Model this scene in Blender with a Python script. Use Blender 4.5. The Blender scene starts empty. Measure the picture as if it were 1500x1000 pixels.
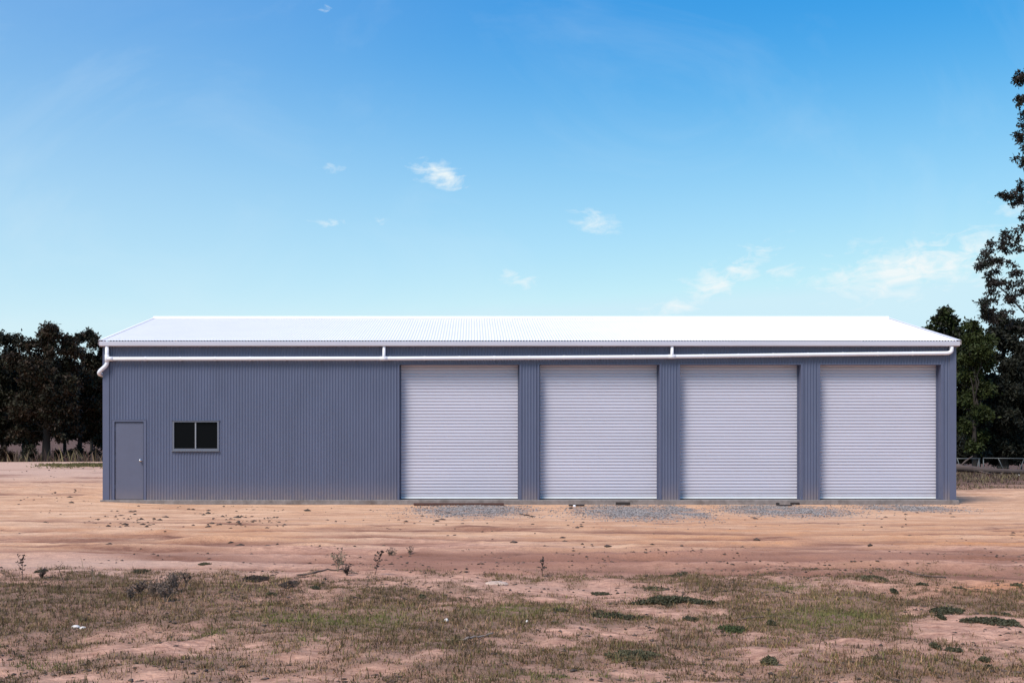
import bpy, math, random
import numpy as np
from mathutils import Vector

random.seed(7)
RNG = np.random.default_rng(7)
R = math.radians
scene = bpy.context.scene
col = scene.collection

# ------------------------------------------------------------------ camera
EYE = 1.6            # eye height above the slab datum
FPX = 1680.0         # focal length in photograph pixels (1500 wide)
cam_d = bpy.data.cameras.new('camera')
cam_d.sensor_width = 36.0
cam_d.lens = 36.0 * FPX / 1500.0
cam_d.shift_x = (750 - 690) / 1500.0
cam_d.shift_y = (645 - 500) / 1500.0
cam_d.clip_start = 0.1
cam_d.clip_end = 8000
cam = bpy.data.objects.new('camera', cam_d)
cam.location = (0, 0, EYE)
cam.rotation_euler = (R(90), 0, 0)
col.objects.link(cam)
scene.camera = cam

# ------------------------------------------------------------------ light
SUN_EL, SUN_AZ = 52.0, -142.0        # azimuth clockwise from +Y (view direction)
sun_dir = Vector((math.sin(R(SUN_AZ)) * math.cos(R(SUN_EL)),
                  math.cos(R(SUN_AZ)) * math.cos(R(SUN_EL)), math.sin(R(SUN_EL))))
sd = bpy.data.lights.new('sun', 'SUN')
sd.energy = 2.2
sd.angle = R(22)
sd.color = (1.0, 0.92, 0.82)
sun = bpy.data.objects.new('sun', sd)
sun.rotation_euler = sun_dir.to_track_quat('Z', 'Y').to_euler()
sun.location = (-20, -10, 40)
col.objects.link(sun)

scene.view_settings.view_transform = 'Standard'
scene.view_settings.look = 'None'
scene.view_settings.gamma = 1
scene.view_settings.exposure = 1.0
scene.view_settings.use_curve_mapping = False

world = bpy.data.worlds.new('World')
scene.world = world
world.use_nodes = True
wn = world.node_tree
for n in list(wn.nodes):
    wn.nodes.remove(n)


def N(tree, typ, **kw):
    n = tree.nodes.new(typ)
    for k, v in kw.items():
        if k == 'inp':
            for i, val in v.items():
                n.inputs[i].default_value = val
        else:
            setattr(n, k, v)
    return n


def M_(tree, op, a, b=None, c=None, clamp=False):
    n = tree.nodes.new('ShaderNodeMath')
    n.operation = op
    n.use_clamp = clamp
    for i, v in enumerate((a, b, c)):
        if v is None:
            continue
        if isinstance(v, (int, float)):
            n.inputs[i].default_value = v
        else:
            tree.links.new(v, n.inputs[i])
    return n.outputs[0]


def mixc(tree, fac, a, b, blend='MIX'):
    n = tree.nodes.new('ShaderNodeMix')
    n.data_type = 'RGBA'
    n.blend_type = blend
    for s, v in ((n.inputs[0], fac), (n.inputs[6], a), (n.inputs[7], b)):
        if isinstance(v, (int, float)):
            s.default_value = v
        elif isinstance(v, tuple):
            s.default_value = v if len(v) == 4 else (*v, 1)
        else:
            tree.links.new(v, s)
    return n.outputs[2]


def build_world():
    L = wn.links.new
    sky = N(wn, 'ShaderNodeTexSky', sky_type='NISHITA', sun_disc=False,
            sun_elevation=R(SUN_EL), sun_rotation=R(SUN_AZ), altitude=300,
            air_density=1.15, dust_density=0.6, ozone_density=3.0)
    # deepen the blue overhead and keep the horizon pale, channel by channel
    sc = N(wn, 'ShaderNodeSeparateColor'); L(sky.outputs[0], sc.inputs[0])
    cc = N(wn, 'ShaderNodeCombineColor')
    for i, (k, top, p, c) in enumerate(((.0996, .40, 2.75, 6.0), (.1245, .68, 1.2, 1.29), (.127, .80, .527, 1.075))):
        v = M_(wn, 'MINIMUM', M_(wn, 'MULTIPLY', sc.outputs[i], k), top)
        L(M_(wn, 'MULTIPLY', M_(wn, 'POWER', v, p), c * 5.0), cc.inputs[i])
    tc = N(wn, 'ShaderNodeTexCoord')
    sep = N(wn, 'ShaderNodeSeparateXYZ')
    L(tc.outputs['Generated'], sep.inputs[0])
    X, Y, Z = sep.outputs
    az = M_(wn, 'ARCTAN2', X, Y)
    el = M_(wn, 'ARCSINE', Z)
    # pale haze that thickens towards the horizon all round
    eh = M_(wn, 'POWER', M_(wn, 'ABSOLUTE', M_(wn, 'DIVIDE', el, .26)), 2.0)
    hz = M_(wn, 'MULTIPLY', M_(wn, 'EXPONENT', M_(wn, 'MULTIPLY', M_(wn, 'MULTIPLY', eh, eh), -1.0)), .35)
    tint = mixc(wn, hz, cc.outputs[0], (4.3, 4.65, 4.75))
    comb = N(wn, 'ShaderNodeCombineXYZ')
    L(az, comb.inputs[0]); L(el, comb.inputs[1])
    # wind drawn wisps
    mp = N(wn, 'ShaderNodeMapping', inp={'Scale': (22, 60, 1), 'Rotation': (0, 0, R(-12))})
    L(comb.outputs[0], mp.inputs[0])
    n1 = N(wn, 'ShaderNodeTexNoise', inp={'Scale': 1.6, 'Detail': 9, 'Roughness': 0.62, 'Distortion': 0.9})
    L(mp.outputs[0], n1.inputs[0])
    n2 = N(wn, 'ShaderNodeTexNoise', inp={'Scale': 26.0, 'Detail': 8, 'Roughness': 0.68, 'Distortion': 1.2})
    L(comb.outputs[0], n2.inputs[0])
    # the single clouds of the sky: az, el, half widths, tilt, strength
    clouds = [(650, 258, 62, 20, 18, 1.0), (1060, 408, 95, 26, -28, 1.05), (1350, 390, 160, 44, -8, 1.1),
              (1145, 398, 36, 16, 0, .8), (760, 408, 48, 18, 15, .8), (870, 325, 52, 22, 20, .75),
              (565, 332, 50, 26, 0, .62), (480, 325, 42, 14, 10, .66), (487, 247, 22, 11, 0, .7),
              (478, 12, 22, 12, 0, .7), (505, 143, 16, 12, 0, .3), (990, 450, 70, 18, -14, .85),
              (1480, 310, 60, 26, 0, .5), (1290, 365, 80, 26, 0, .4)]
    tot = None
    for (px, py, sx, sy, tilt, s) in clouds:
        a0 = math.atan2(px - 690, FPX)
        e0 = math.atan2(645 - py, math.hypot(FPX, px - 690))
        t = R(-tilt)
        da = M_(wn, 'SUBTRACT', az, a0)
        de = M_(wn, 'SUBTRACT', el, e0)
        u = M_(wn, 'ADD', M_(wn, 'MULTIPLY', da, math.cos(t) * FPX / sx), M_(wn, 'MULTIPLY', de, math.sin(t) * FPX / sx))
        v = M_(wn, 'ADD', M_(wn, 'MULTIPLY', da, -math.sin(t) * FPX / sy), M_(wn, 'MULTIPLY', de, math.cos(t) * FPX / sy))
        d = M_(wn, 'ADD', M_(wn, 'MULTIPLY', u, u), M_(wn, 'MULTIPLY', v, v))
        f = M_(wn, 'MULTIPLY', M_(wn, 'EXPONENT', M_(wn, 'MULTIPLY', d, -1.0)), s)
        tot = f if tot is None else M_(wn, 'MAXIMUM', tot, f)
    nn = M_(wn, 'ADD', M_(wn, 'MULTIPLY', n1.outputs[0], 0.8), M_(wn, 'MULTIPLY', n2.outputs[0], 0.5))
    ed = M_(wn, 'ADD', M_(wn, 'MULTIPLY_ADD', nn, 2.6, -2.08), M_(wn, 'MULTIPLY', tot, 0.85))
    loc = M_(wn, 'MULTIPLY', M_(wn, 'MULTIPLY', ed, 1.35, clamp=True), M_(wn, 'POWER', tot, .55), clamp=True)

    # thin haze of cirrus everywhere
    n3 = N(wn, 'ShaderNodeTexNoise', inp={'Scale': 2.2, 'Detail': 8, 'Roughness': 0.6, 'Distortion': 1.0})
    mp3 = N(wn, 'ShaderNodeMapping', inp={'Scale': (1.5, 5, 3)})
    L(tc.outputs['Generated'], mp3.inputs[0]); L(mp3.outputs[0], n3.inputs[0])
    thin = M_(wn, 'MULTIPLY', M_(wn, 'SUBTRACT', n3.outputs[0], 0.48, clamp=True), 0.38)
    # a broad thin veil of cirrus over the left half of the sky
    vd = M_(wn, 'ADD', az, 0.42); vd = M_(wn, 'MULTIPLY', M_(wn, 'MULTIPLY', vd, vd), -7.0)
    veil = M_(wn, 'MULTIPLY', M_(wn, 'MULTIPLY', M_(wn, 'EXPONENT', vd), 0.17), M_(wn, 'MULTIPLY_ADD', n3.outputs[0], .6, .7))
    thin = M_(wn, 'ADD', thin, veil)
    fac = M_(wn, 'MAXIMUM', loc, thin, clamp=True)
    cl = mixc(wn, fac, tint, (4.3, 4.7, 4.8))
    bg = N(wn, 'ShaderNodeBackground', inp={1: 0.1})
    L(cl, bg.inputs[0])
    out = N(wn, 'ShaderNodeOutputWorld')
    L(bg.outputs[0], out.inputs[0])


build_world()


# ------------------------------------------------------------------ helpers
def PX(px, Y=30.0):
    return (px - 690) * Y / FPX


def PZ(py, Y=30.0):
    return EYE + (645 - py) * Y / FPX


_tab = RNG.random((256, 256))


def vnoise(x, y):
    xi = np.floor(x).astype(np.int64); yi = np.floor(y).astype(np.int64)
    fx = x - xi; fy = y - yi
    fx = fx * fx * (3 - 2 * fx); fy = fy * fy * (3 - 2 * fy)
    a = _tab[xi % 256, yi % 256]; b = _tab[(xi + 1) % 256, yi % 256]
    c = _tab[xi % 256, (yi + 1) % 256]; d = _tab[(xi + 1) % 256, (yi + 1) % 256]
    return (a * (1 - fx) + b * fx) * (1 - fy) + (c * (1 - fx) + d * fx) * fy


def fbm(x, y, octaves=4):
    s = 0; amp = 1; tot = 0
    for k in range(octaves):
        s = s + amp * vnoise(x + 17.3 * k, y + 9.1 * k); tot += amp
        x = x * 2.03; y = y * 2.03; amp *= 0.5
    return s / tot


def sstep(a, b, x):
    t = np.clip((x - a) / (b - a), 0, 1)
    return t * t * (3 - 2 * t)


def mat(name, c, rough=0.7, var=0.12, scale=8.0, bump=0.0, bscale=60.0, metallic=0.0, stretch=(1, 1, 1),
        attr=None, spec=0.5, c2=None, dirt=None):
    m = bpy.data.materials.new(name)
    m.use_nodes = True
    t = m.node_tree
    b = t.nodes['Principled BSDF']
    L = t.links.new
    tc = N(t, 'ShaderNodeTexCoord')
    mp = N(t, 'ShaderNodeMapping', inp={'Scale': stretch})
    L(tc.outputs['Object'], mp.inputs[0])
    nz = N(t, 'ShaderNodeTexNoise', inp={'Scale': scale, 'Detail': 6, 'Roughness': 0.6})
    L(mp.outputs[0], nz.inputs[0])
    if attr:
        at = N(t, 'ShaderNodeAttribute', attribute_name=attr)
        base = at.outputs['Color']
    else:
        base = (*c, 1)
    f = M_(t, 'MULTIPLY_ADD', M_(t, 'SUBTRACT', nz.outputs[0], 0.5), 2 * var * 2, 1.0)
    cc = N(t, 'ShaderNodeCombineColor')
    for i in range(3):
        L(f, cc.inputs[i])
    colr = mixc(t, 1.0, base, cc.outputs[0], 'MULTIPLY')
    if c2 is not None:
        n2 = N(t, 'ShaderNodeTexNoise', inp={'Scale': scale * 0.35, 'Detail': 5, 'Roughness': 0.65})
        L(mp.outputs[0], n2.inputs[0])
        k = M_(t, 'MULTIPLY', M_(t, 'SUBTRACT', n2.outputs[0], 0.5, clamp=True), 4.0, clamp=True)
        colr = mixc(t, k, colr, c2)
    if dirt is not None:                      # splashed dust with a shape of its own: (colour, height)
        gp = N(t, 'ShaderNodeNewGeometry')
        sp = N(t, 'ShaderNodeSeparateXYZ')
        L(gp.outputs['Position'], sp.inputs[0])
        n3 = N(t, 'ShaderNodeTexNoise', inp={'Scale': 5.0, 'Detail': 8, 'Roughness': 0.7})
        L(gp.outputs['Position'], n3.inputs[0])
        h = M_(t, 'DIVIDE', M_(t, 'SUBTRACT', dirt[1], sp.outputs[2]), dirt[1], clamp=True)
        k = M_(t, 'MULTIPLY', M_(t, 'MULTIPLY', h, h), M_(t, 'MULTIPLY', n3.outputs[0], dirt[2]), clamp=True)
        colr = mixc(t, k, colr, dirt[0])
    L(colr, b.inputs['Base Color'])
    b.inputs['Roughness'].default_value = rough
    b.inputs['Metallic'].default_value = metallic
    b.inputs['Specular IOR Level'].default_value = spec
    if bump:
        nb = N(t, 'ShaderNodeTexNoise', inp={'Scale': bscale, 'Detail': 5})
        L(mp.outputs[0], nb.inputs[0])
        bp = N(t, 'ShaderNodeBump', inp={'Strength': bump, 'Distance': 0.02})
        L(nb.outputs[0], bp.inputs['Height'])
        L(bp.outputs[0], b.inputs['Normal'])
    return m


class MB:
    def __init__(s):
        s.v = []; s.f = []

    def quad(s, a, b, c, d):
        i = len(s.v); s.v += [tuple(a), tuple(b), tuple(c), tuple(d)]; s.f.append((i, i + 1, i + 2, i + 3))

    def box(s, x0, x1, y0, y1, z0, z1):
        i = len(s.v)
        s.v += [(x, y, z) for z in (z0, z1) for y in (y0, y1) for x in (x0, x1)]
        for f in ((0, 2, 3, 1), (4, 5, 7, 6), (0, 1, 5, 4), (2, 6, 7, 3), (0, 4, 6, 2), (1, 3, 7, 5)):
            s.f.append(tuple(i + k for k in f))

    def strip(s, pa, pb):
        i = len(s.v); n = len(pa)
        s.v += [tuple(p) for p in pa] + [tuple(p) for p in pb]
        for k in range(n - 1):
            s.f.append((i + k, i + k + 1, i + n + k + 1, i + n + k))

    def tube(s, pts, rad, seg=10, cap=True):
        pts = [Vector(p) for p in pts]
        n = len(pts)
        if not isinstance(rad, (list, tuple)):
            rad = [rad] * n
        base = len(s.v)
        u = None
        for k, p in enumerate(pts):
            t = (pts[min(k + 1, n - 1)] - pts[max(k - 1, 0)]).normalized()
            if u is None:
                u = t.orthogonal().normalized()
            u = (u - t * u.dot(t))
            if u.length < 1e-6:
                u = t.orthogonal()
            u.normalize()
            w = t.cross(u)
            for j in range(seg):
                a = 2 * math.pi * j / seg
                s.v.append(tuple(p + (u * math.cos(a) + w * math.sin(a)) * rad[k]))
        for k in range(n - 1):
            for j in range(seg):
                a = base + k * seg + j; b = base + k * seg + (j + 1) % seg
                s.f.append((a, b, b + seg, a + seg))
        if cap:
            s.f.append(tuple(base + j for j in reversed(range(seg))))
            s.f.append(tuple(base + (n - 1) * seg + j for j in range(seg)))

    def build(s, name, m, parent=None, smooth=False, bevel=0):
        me = bpy.data.meshes.new(name)
        me.from_pydata(s.v, [], s.f)
        me.materials.append(m)
        if smooth:
            me.polygons.foreach_set('use_smooth', [True] * len(me.polygons))
        me.update()
        o = bpy.data.objects.new(name, me)
        col.objects.link(o)
        if parent:
            o.parent = parent
            if parent.type == 'EMPTY' or parent.location.length > 0:
                o.matrix_parent_inverse = parent.matrix_basis.inverted()
        if bevel:
            b = o.modifiers.new('bevel', 'BEVEL'); b.width = bevel; b.segments = 2; b.limit_method = 'ANGLE'
        return o


def np_mesh(name, V, F, m, parent=None, colors=None, smooth=False, local=False):
    """V (n,3); F (k,3|4) ; colors per vertex (n,3)"""
    me = bpy.data.meshes.new(name)
    n = len(V); k, w = F.shape
    me.vertices.add(n)
    me.vertices.foreach_set('co', np.ascontiguousarray(V, dtype=np.float32).ravel())
    me.loops.add(k * w)
    me.loops.foreach_set('vertex_index', np.ascontiguousarray(F, dtype=np.int32).ravel())
    me.polygons.add(k)
    me.polygons.foreach_set('loop_start', np.arange(0, k * w, w, dtype=np.int32))
    if smooth:
        me.polygons.foreach_set('use_smooth', np.ones(k, dtype=bool))
    if colors is not None:
        for cname, arr in (colors.items() if isinstance(colors, dict) else [('tone', colors)]):
            a = me.attributes.new(cname, 'FLOAT_COLOR', 'POINT')
            buf = np.ones((n, 4), dtype=np.float32); buf[:, :arr.shape[1]] = arr
            a.data.foreach_set('color', buf.ravel())
    me.materials.append(m)
    me.update(calc_edges=True)
    me.validate()
    o = bpy.data.objects.new(name, me)
    col.objects.link(o)
    if parent:
        o.parent = parent
        if not local:
            o.matrix_parent_inverse = parent.matrix_basis.inverted()
    return o


def empty(name, loc, label, cat, group=None):
    o = bpy.data.objects.new(name, None)
    o.empty_display_size = 0.3
    o.location = loc
    col.objects.link(o)
    tag(o, label, cat, group)
    return o


def tag(o, label=None, cat=None, group=None, kind=None):
    if label: o['label'] = label
    if cat: o['category'] = cat
    if group: o['group'] = group
    if kind: o['kind'] = kind
    return o


# ------------------------------------------------------------------ terrain
GZ = -0.07


def gpos(px, py):
    """ground point (flat yard) seen in the photograph at px, py"""
    Y = FPX * (EYE - GZ) / (py - 645.0)
    return (px - 690) * Y / FPX, Y


RUTS = []      # (p0, p1, width, depth)
for (a, b, w, d) in [((-60, 777), (320, 787), .16, .05), ((-60, 806), (520, 812), .20, .05),
                     ((320, 787), (760, 790), .14, .02), ((520, 813), (1000, 806), .14, .035),
                     ((560, 822), (1560, 818), .24, .05), ((900, 797), (1560, 812), .16, .03),
                     ((980, 790), (1330, 796), .16, .025), ((1300, 775), (1560, 770), .14, .03),
                     ((1200, 826), (1560, 838), .20, .045), ((-60, 762), (600, 770), .14, .018),
                     ((640, 775), (1100, 783), .18, .02), ((200, 816), (640, 826), .18, .03),
                     ((700, 831), (1560, 852), .14, .02), ((-60, 714), (140, 712), .25, .03)]:
    RUTS.append((gpos(*a), gpos(*b), w * 1.7, d * 1.3))
_rr = random.Random(5)
for _ in range(46):                       # shorter scrapes and wheel marks
    _px, _py = _rr.uniform(-60, 1560), _rr.choice((_rr.uniform(764, 800), _rr.uniform(800, 838)))
    if _py > 815 and _px < 450: _py -= 30
    _x, _y = gpos(_px, _py); _l = _rr.uniform(1.5, 6.0); _a = R(_rr.uniform(-5, 5))
    RUTS.append(((_x - _l / 2 * math.cos(_a), _y - _l / 2 * math.sin(_a)), (_x + _l / 2 * math.cos(_a), _y + _l / 2 * math.sin(_a)), _rr.uniform(.08, .2), _rr.uniform(.015, .04)))
for _ in range(14):                       # marks on the pad left of the shed
    _y = _rr.uniform(32, 56); _x = _rr.uniform(-24, -12); _l = _rr.uniform(2, 7)
    RUTS.append(((_x - _l / 2, _y), (_x + _l / 2, _y + _rr.uniform(-.5, .5)), _rr.uniform(.3, .6), .03))


def rut_field(X_, Y_):
    DZ = np.zeros_like(X_); MM = np.zeros_like(X_)
    for (a, b, w, d) in RUTS:
        dx, dy = b[0] - a[0], b[1] - a[1]
        L = math.hypot(dx, dy); dx /= L; dy /= L
        i = np.nonzero((X_ > min(a[0], b[0]) - 1.2) & (X_ < max(a[0], b[0]) + 1.2) & (Y_ > min(a[1], b[1]) - 2.2) & (Y_ < max(a[1], b[1]) + 2.2))[0]
        if not len(i):
            continue
        x, y = X_[i], Y_[i]
        t = (x - a[0]) * dx + (y - a[1]) * dy
        wob = (vnoise(x * 0.35 + a[1], np.full_like(x, a[0])) - .5) * 0.6 + (vnoise(x * 1.4 + a[1], np.full_like(x, b[1])) - .5) * 0.16
        c = -(x - a[0]) * dy + (y - a[1]) * dx + wob
        e = sstep(-1.0, 1.0, t) * (1 - sstep(L - 1.0, L + 1.0, t))
        brk = 0.25 + 1.0 * vnoise(x * 1.1, y * 2 + 5)
        g = np.exp(-(c / w) ** 2) * e * brk
        berm = np.exp(-((np.abs(c) - 1.9 * w) / (0.7 * w)) ** 2) * e * brk
        DZ[i] += -1.1 * d * g + 0.7 * d * berm
        MM[i] = np.maximum(MM[i], g)
    return DZ, MM


def height(x, y, fine=True):
    x = np.asarray(x, float); y = np.asarray(y, float)
    z = np.full_like(x, GZ)
    left = sstep(8.0, 15.0, -x)
    z = z + left * sstep(31, 60, y) * 0.50                      # the pad rises to the left behind the shed
    z = z + 0.09 * np.exp(-(((x + 10.2) / 1.6) ** 2 + ((y - 29.6) / 1.3) ** 2))   # soil lapping the slab corner
    z = z - left * sstep(63, 70, y) * .8                       # and drops off behind the crest
    z = z + sstep(95, 330, y) * 11.0 + sstep(300, 1500, y) * 10 # far dry hillside
    z = z + (fbm(x * 0.02 + 3, y * 0.02, 3) - .5) * 6 * sstep(110, 300, y)
    if fine:
        near = (1 - sstep(40, 90, y))
        yard = sstep(12.8, 16.0, y) * (1 - sstep(30, 36, y))    # graded and driven over: smoother
        z = z + near * ((fbm(x * 0.25, y * 0.25, 3) - .5) * (0.16 - 0.13 * yard)
                        + (fbm(x * 1.5 + 40, y * 1.5, 4) - .5) * (0.11 - 0.075 * yard)
                        + (fbm(x * 6 + 9, y * 6, 3) - .5) * (0.05 - 0.022 * yard)) * sstep(0.0, 1.2, np.maximum(np.abs(y - 35) - 5.0, np.maximum(-9.7 - x, x - 12.75)) + .2)
        dz, _ = rut_field(x, y)
        z = z + dz
    return z


GRASS = [(150, 888, 215, 36, 1.0), (50, 925, 140, 26, .85), (330, 900, 120, 28, .75), (440, 905, 100, 26, .62),
         (560, 912, 120, 36, .8), (705, 905, 110, 28, .75), (640, 945, 140, 20, .55), (850, 905, 80, 24, .5),
         (900, 962, 110, 26, .75), (985, 880, 70, 8, .75), (950, 906, 90, 8, .6), (1210, 900, 110, 28, 1.0),
         (1110, 885, 70, 14, .65), (1150, 852, 140, 16, .45), (1110, 838, 90, 8, .3), (1430, 882, 95, 13, .85),
         (1345, 900, 60, 6, .6), (1150, 932, 40, 14, .7), (1250, 985, 120, 18, .7), (1360, 972, 80, 20, .65),
         (1180, 985, 60, 20, .65), (1450, 985, 80, 16, .6), (300, 978, 150, 16, .5), (150, 968, 110, 14, .75),
         (60, 1000, 120, 12, .4), (590, 872, 90, 12, .4), (430, 872, 70, 10, .35), (1040, 985, 90, 16, .4),
         (1000, 940, 90, 14, .4), (640, 992, 120, 14, .5), (820, 995, 120, 10, .5), (1260, 930, 60, 10, .35)]


def grass_density(x, y):
    yy = np.maximum(y, 0.5)
    px = 690 + FPX * x / yy
    py = 645 + FPX * (EYE - GZ) / yy
    d = np.zeros_like(x)
    for (cx, cy, rx, ry, s) in GRASS:
        q = ((px - cx) / rx) ** 2 + ((py - cy) / ry) ** 2
        d = np.maximum(d, s * np.exp(-0.5 * q ** 1.5))
    # beside and below the picture the same paddock goes on
    wide = sstep(0.47, 0.60, np.abs(x - 0.03 * yy) / yy) + sstep(8.4, 7.4, yy)
    d = np.maximum(d, np.clip(wide, 0, 1) * 0.55 * sstep(14.5, 12.5, y))
    n = fbm(x * 0.9, y * 0.9, 4)
    n2 = fbm(x * 4 + 30, y * 4, 3)
    d = d + 0.20 * sstep(15.8, 13.8, y)
    d = np.clip((d + (n - .5) * 1.25 + (n2 - .5) * 1.5) * 1.15, 0, 1) * sstep(15.6, 14.2, y + (n - .5) * 2)
    return d


def build_ground():
    ys = np.concatenate([np.linspace(-60, 5, 30), np.arange(5.2, 6.5, .13), np.arange(6.5, 20, .055), np.arange(20, 31, .10),
                         np.arange(31, 75, .4), np.geomspace(75, 4000, 60)])
    xs = np.concatenate([-np.geomspace(2500, 17, 50), np.arange(-16.9, 18, .075), np.geomspace(18.1, 2500, 50)])
    X, Y = np.meshgrid(xs, ys)
    x = X.ravel(); y = Y.ravel()
    z = height(x, y)
    nx, ny = len(xs), len(ys)
    i = np.arange(nx * ny).reshape(ny, nx)
    F = np.stack([i[:-1, :-1], i[:-1, 1:], i[1:, 1:], i[1:, :-1]], -1).reshape(-1, 4)
    yy = np.maximum(y, .5)
    px = 690 + FPX * x / yy; py = 645 + FPX * 1.67 / yy
    g = grass_density(x, y)
    n = fbm(x * .35, y * .9 + 7, 4); n2 = fbm(x * .8 + 50, y * 2.5, 4); n3 = fbm(x * 3, y * 7 + 3, 3)
    # graded sand yard in front of the shed
    sand = sstep(15.6, 19.5, y + (n - .5) * 5 + (n2 - .5) * 3) * sstep(48, 36, y)
    orange = sand * np.clip(0.55 * np.exp(-((px - 1080) / 330) ** 2 - ((py - 785) / 22) ** 2)
                            + 0.5 * np.exp(-((px - 330) / 160) ** 2 - ((py - 778) / 14) ** 2)
                            + 0.45 * np.exp(-((px - 1480) / 150) ** 2 - ((py - 800) / 30) ** 2)
                            + (n2 - .5) * 1.1, 0, 1)
    orange = np.maximum(orange, np.clip(np.exp(-((px - 1450) / 110) ** 2 - ((py - 860) / 12) ** 2) * (0.4 + n), 0, 1))
    # damp, churned earth where the wheels turn
    mauve = np.clip(1.15 * np.exp(-(np.abs((py - 823 + (n - .5) * 14) / 13)) ** 3) * sstep(480, 640, px) * (0.55 + .9 * n2)
                    + .5 * np.exp(-((py - 838) / 14) ** 2) * sstep(560, 660, px) * sstep(1100, 900, px), 0, 1)
    mauve = np.maximum(mauve, .35 * np.exp(-((py - 811) / 6) ** 2) * sstep(560, 300, px) * (.4 + n2))
    stq = fbm(x * .13, y * 1.5 + 3, 5); mauve = np.clip(mauve * (.1 + 3.2 * (stq - .22)), 0, 1)
    _, rm = rut_field(x, y)
    mauve = np.clip(np.maximum(mauve, rm * (0.35 + 0.9 * n3)), 0, 1)
    pale = np.clip(sstep(36, 46, y) * (1 - sstep(64, 70, y)) * sstep(7, 11, -x) + .8 * np.exp(-((px - 150) / 260) ** 2 - ((py - 828) / 18) ** 2)
                   + (n - .55) * 1.0 * sstep(16, 14, y), 0, 1)
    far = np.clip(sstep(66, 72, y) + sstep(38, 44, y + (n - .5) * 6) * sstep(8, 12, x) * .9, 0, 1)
    grav = np.zeros_like(x)
    for (cx, cy, rx, ry) in GRAVEL:
        gx, gy = cx, cy
        q = ((x - gx) / rx) ** 2 + ((y - gy) / ry) ** 2
        grav = np.maximum(grav, np.clip(np.exp(-q ** 1.5) * (.5 + n3), 0, 1))
    A = np.stack([g, orange, mauve], 1); B = np.stack([pale, far, sand], 1); C = np.stack([grav, rm, n3], 1)
    m = bpy.data.materials.new('bare_earth'); m.use_nodes = True
    t = m.node_tree; b = t.nodes['Principled BSDF']; L = t.links.new
    def at(nm):
        a = N(t, 'ShaderNodeAttribute', attribute_name=nm); s = N(t, 'ShaderNodeSeparateColor')
        L(a.outputs['Color'], s.inputs[0]); return s.outputs
    a, bb, c3 = at('soil_a'), at('soil_b'), at('soil_c')
    geo = N(t, 'ShaderNodeNewGeometry')
    def noise(scale, st=(1, 1, 1), det=6, rough=.65):
        mp = N(t, 'ShaderNodeMapping', inp={'Scale': st}); L(geo.outputs['Position'], mp.inputs[0])
        q = N(t, 'ShaderNodeTexNoise', inp={'Scale': scale, 'Detail': det, 'Roughness': rough}); L(mp.outputs[0], q.inputs[0])
        return q.outputs[0]
    f1 = noise(0.9, (.8, 1.7, 1), 8, .7); f2 = noise(7, (1, 2.0, 1), 6); f3 = noise(38, (1, 1, 1), 4, .7); f4 = noise(1.1, (.45, 1.9, 1), 9, .72)
    def edge(s, k=.5):      # break a soft mask up with fine noise
        return M_(t, 'MULTIPLY', s, M_(t, 'MULTIPLY_ADD', M_(t, 'SUBTRACT', M_(t, 'ADD', M_(t, 'MULTIPLY', f2, .5), M_(t, 'MULTIPLY', f4, .5)), .5), 4.5, 1.0), clamp=True)
    c = mixc(t, M_(t, 'MULTIPLY_ADD', M_(t, 'SUBTRACT', f2, .5), 3.0, .5, clamp=True), (.31, .152, .104), (.70, .385, .268))
    c = mixc(t, bb[0], c, mixc(t, f1, (.48, .285, .205), (.62, .40, .305)))
    c = mixc(t, edge(bb[2]), c, mixc(t, M_(t, 'MULTIPLY_ADD', M_(t, 'SUBTRACT', f4, .5), 5.0, .5, clamp=True), (.52, .285, .172), (.72, .44, .285)))
    c = mixc(t, M_(t, 'MULTIPLY', edge(a[1]), .8), c, (.52, .205, .075))
    c = mixc(t, M_(t, 'MULTIPLY', edge(a[2]), .85), c, mixc(t, f2, (.23, .100, .068), (.43, .205, .138)))
    st = noise(1.0, (.14, 1.3, 1), 8, .75)
    stk = M_(t, 'MULTIPLY', M_(t, 'SUBTRACT', st, .56, clamp=True), 6.0, clamp=True)
    c = mixc(t, M_(t, 'MULTIPLY', M_(t, 'MULTIPLY', stk, bb[2]), .6), c, (.38, .19, .12))
    c = mixc(t, M_(t, 'MULTIPLY', M_(t, 'MULTIPLY', c3[1], 1.15), M_(t, 'MULTIPLY_ADD', f2, 1.6, 0.0), clamp=True), c, (.22, .10, .066))
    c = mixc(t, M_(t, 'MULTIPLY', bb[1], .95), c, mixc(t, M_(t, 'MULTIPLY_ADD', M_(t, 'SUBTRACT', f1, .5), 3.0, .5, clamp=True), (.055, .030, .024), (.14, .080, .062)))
    c = mixc(t, M_(t, 'MULTIPLY', edge(a[0]), .8), c, mixc(t, f2, (.095, .058, .040), (.20, .125, .085)))
    c = mixc(t, M_(t, 'MULTIPLY', edge(c3[0]), .7), c, (.22, .175, .165))
    # small stones, crumbs and bits of dead leaf
    vo = N(t, 'ShaderNodeTexVoronoi', feature='F1', inp={'Scale': 26.0, 'Randomness': 1.0}); L(geo.outputs['Position'], vo.inputs[0])
    sp = M_(t, 'LESS_THAN', M_(t, 'ADD', vo.outputs['Distance'], M_(t, 'MULTIPLY', f1, .55)), .40)
    c = mixc(t, M_(t, 'MULTIPLY', sp, .65), c, (.10, .06, .045))
    k = M_(t, 'MULTIPLY_ADD', M_(t, 'SUBTRACT', f3, .5), .9, 1.0)
    kk = N(t, 'ShaderNodeCombineColor')
    for j in range(3): L(k, kk.inputs[j])
    c = mixc(t, 1.0, c, kk.outputs[0], 'MULTIPLY')
    L(c, b.inputs['Base Color'])
    b.inputs['Roughness'].default_value = .95
    b.inputs['Specular IOR Level'].default_value = .15
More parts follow.
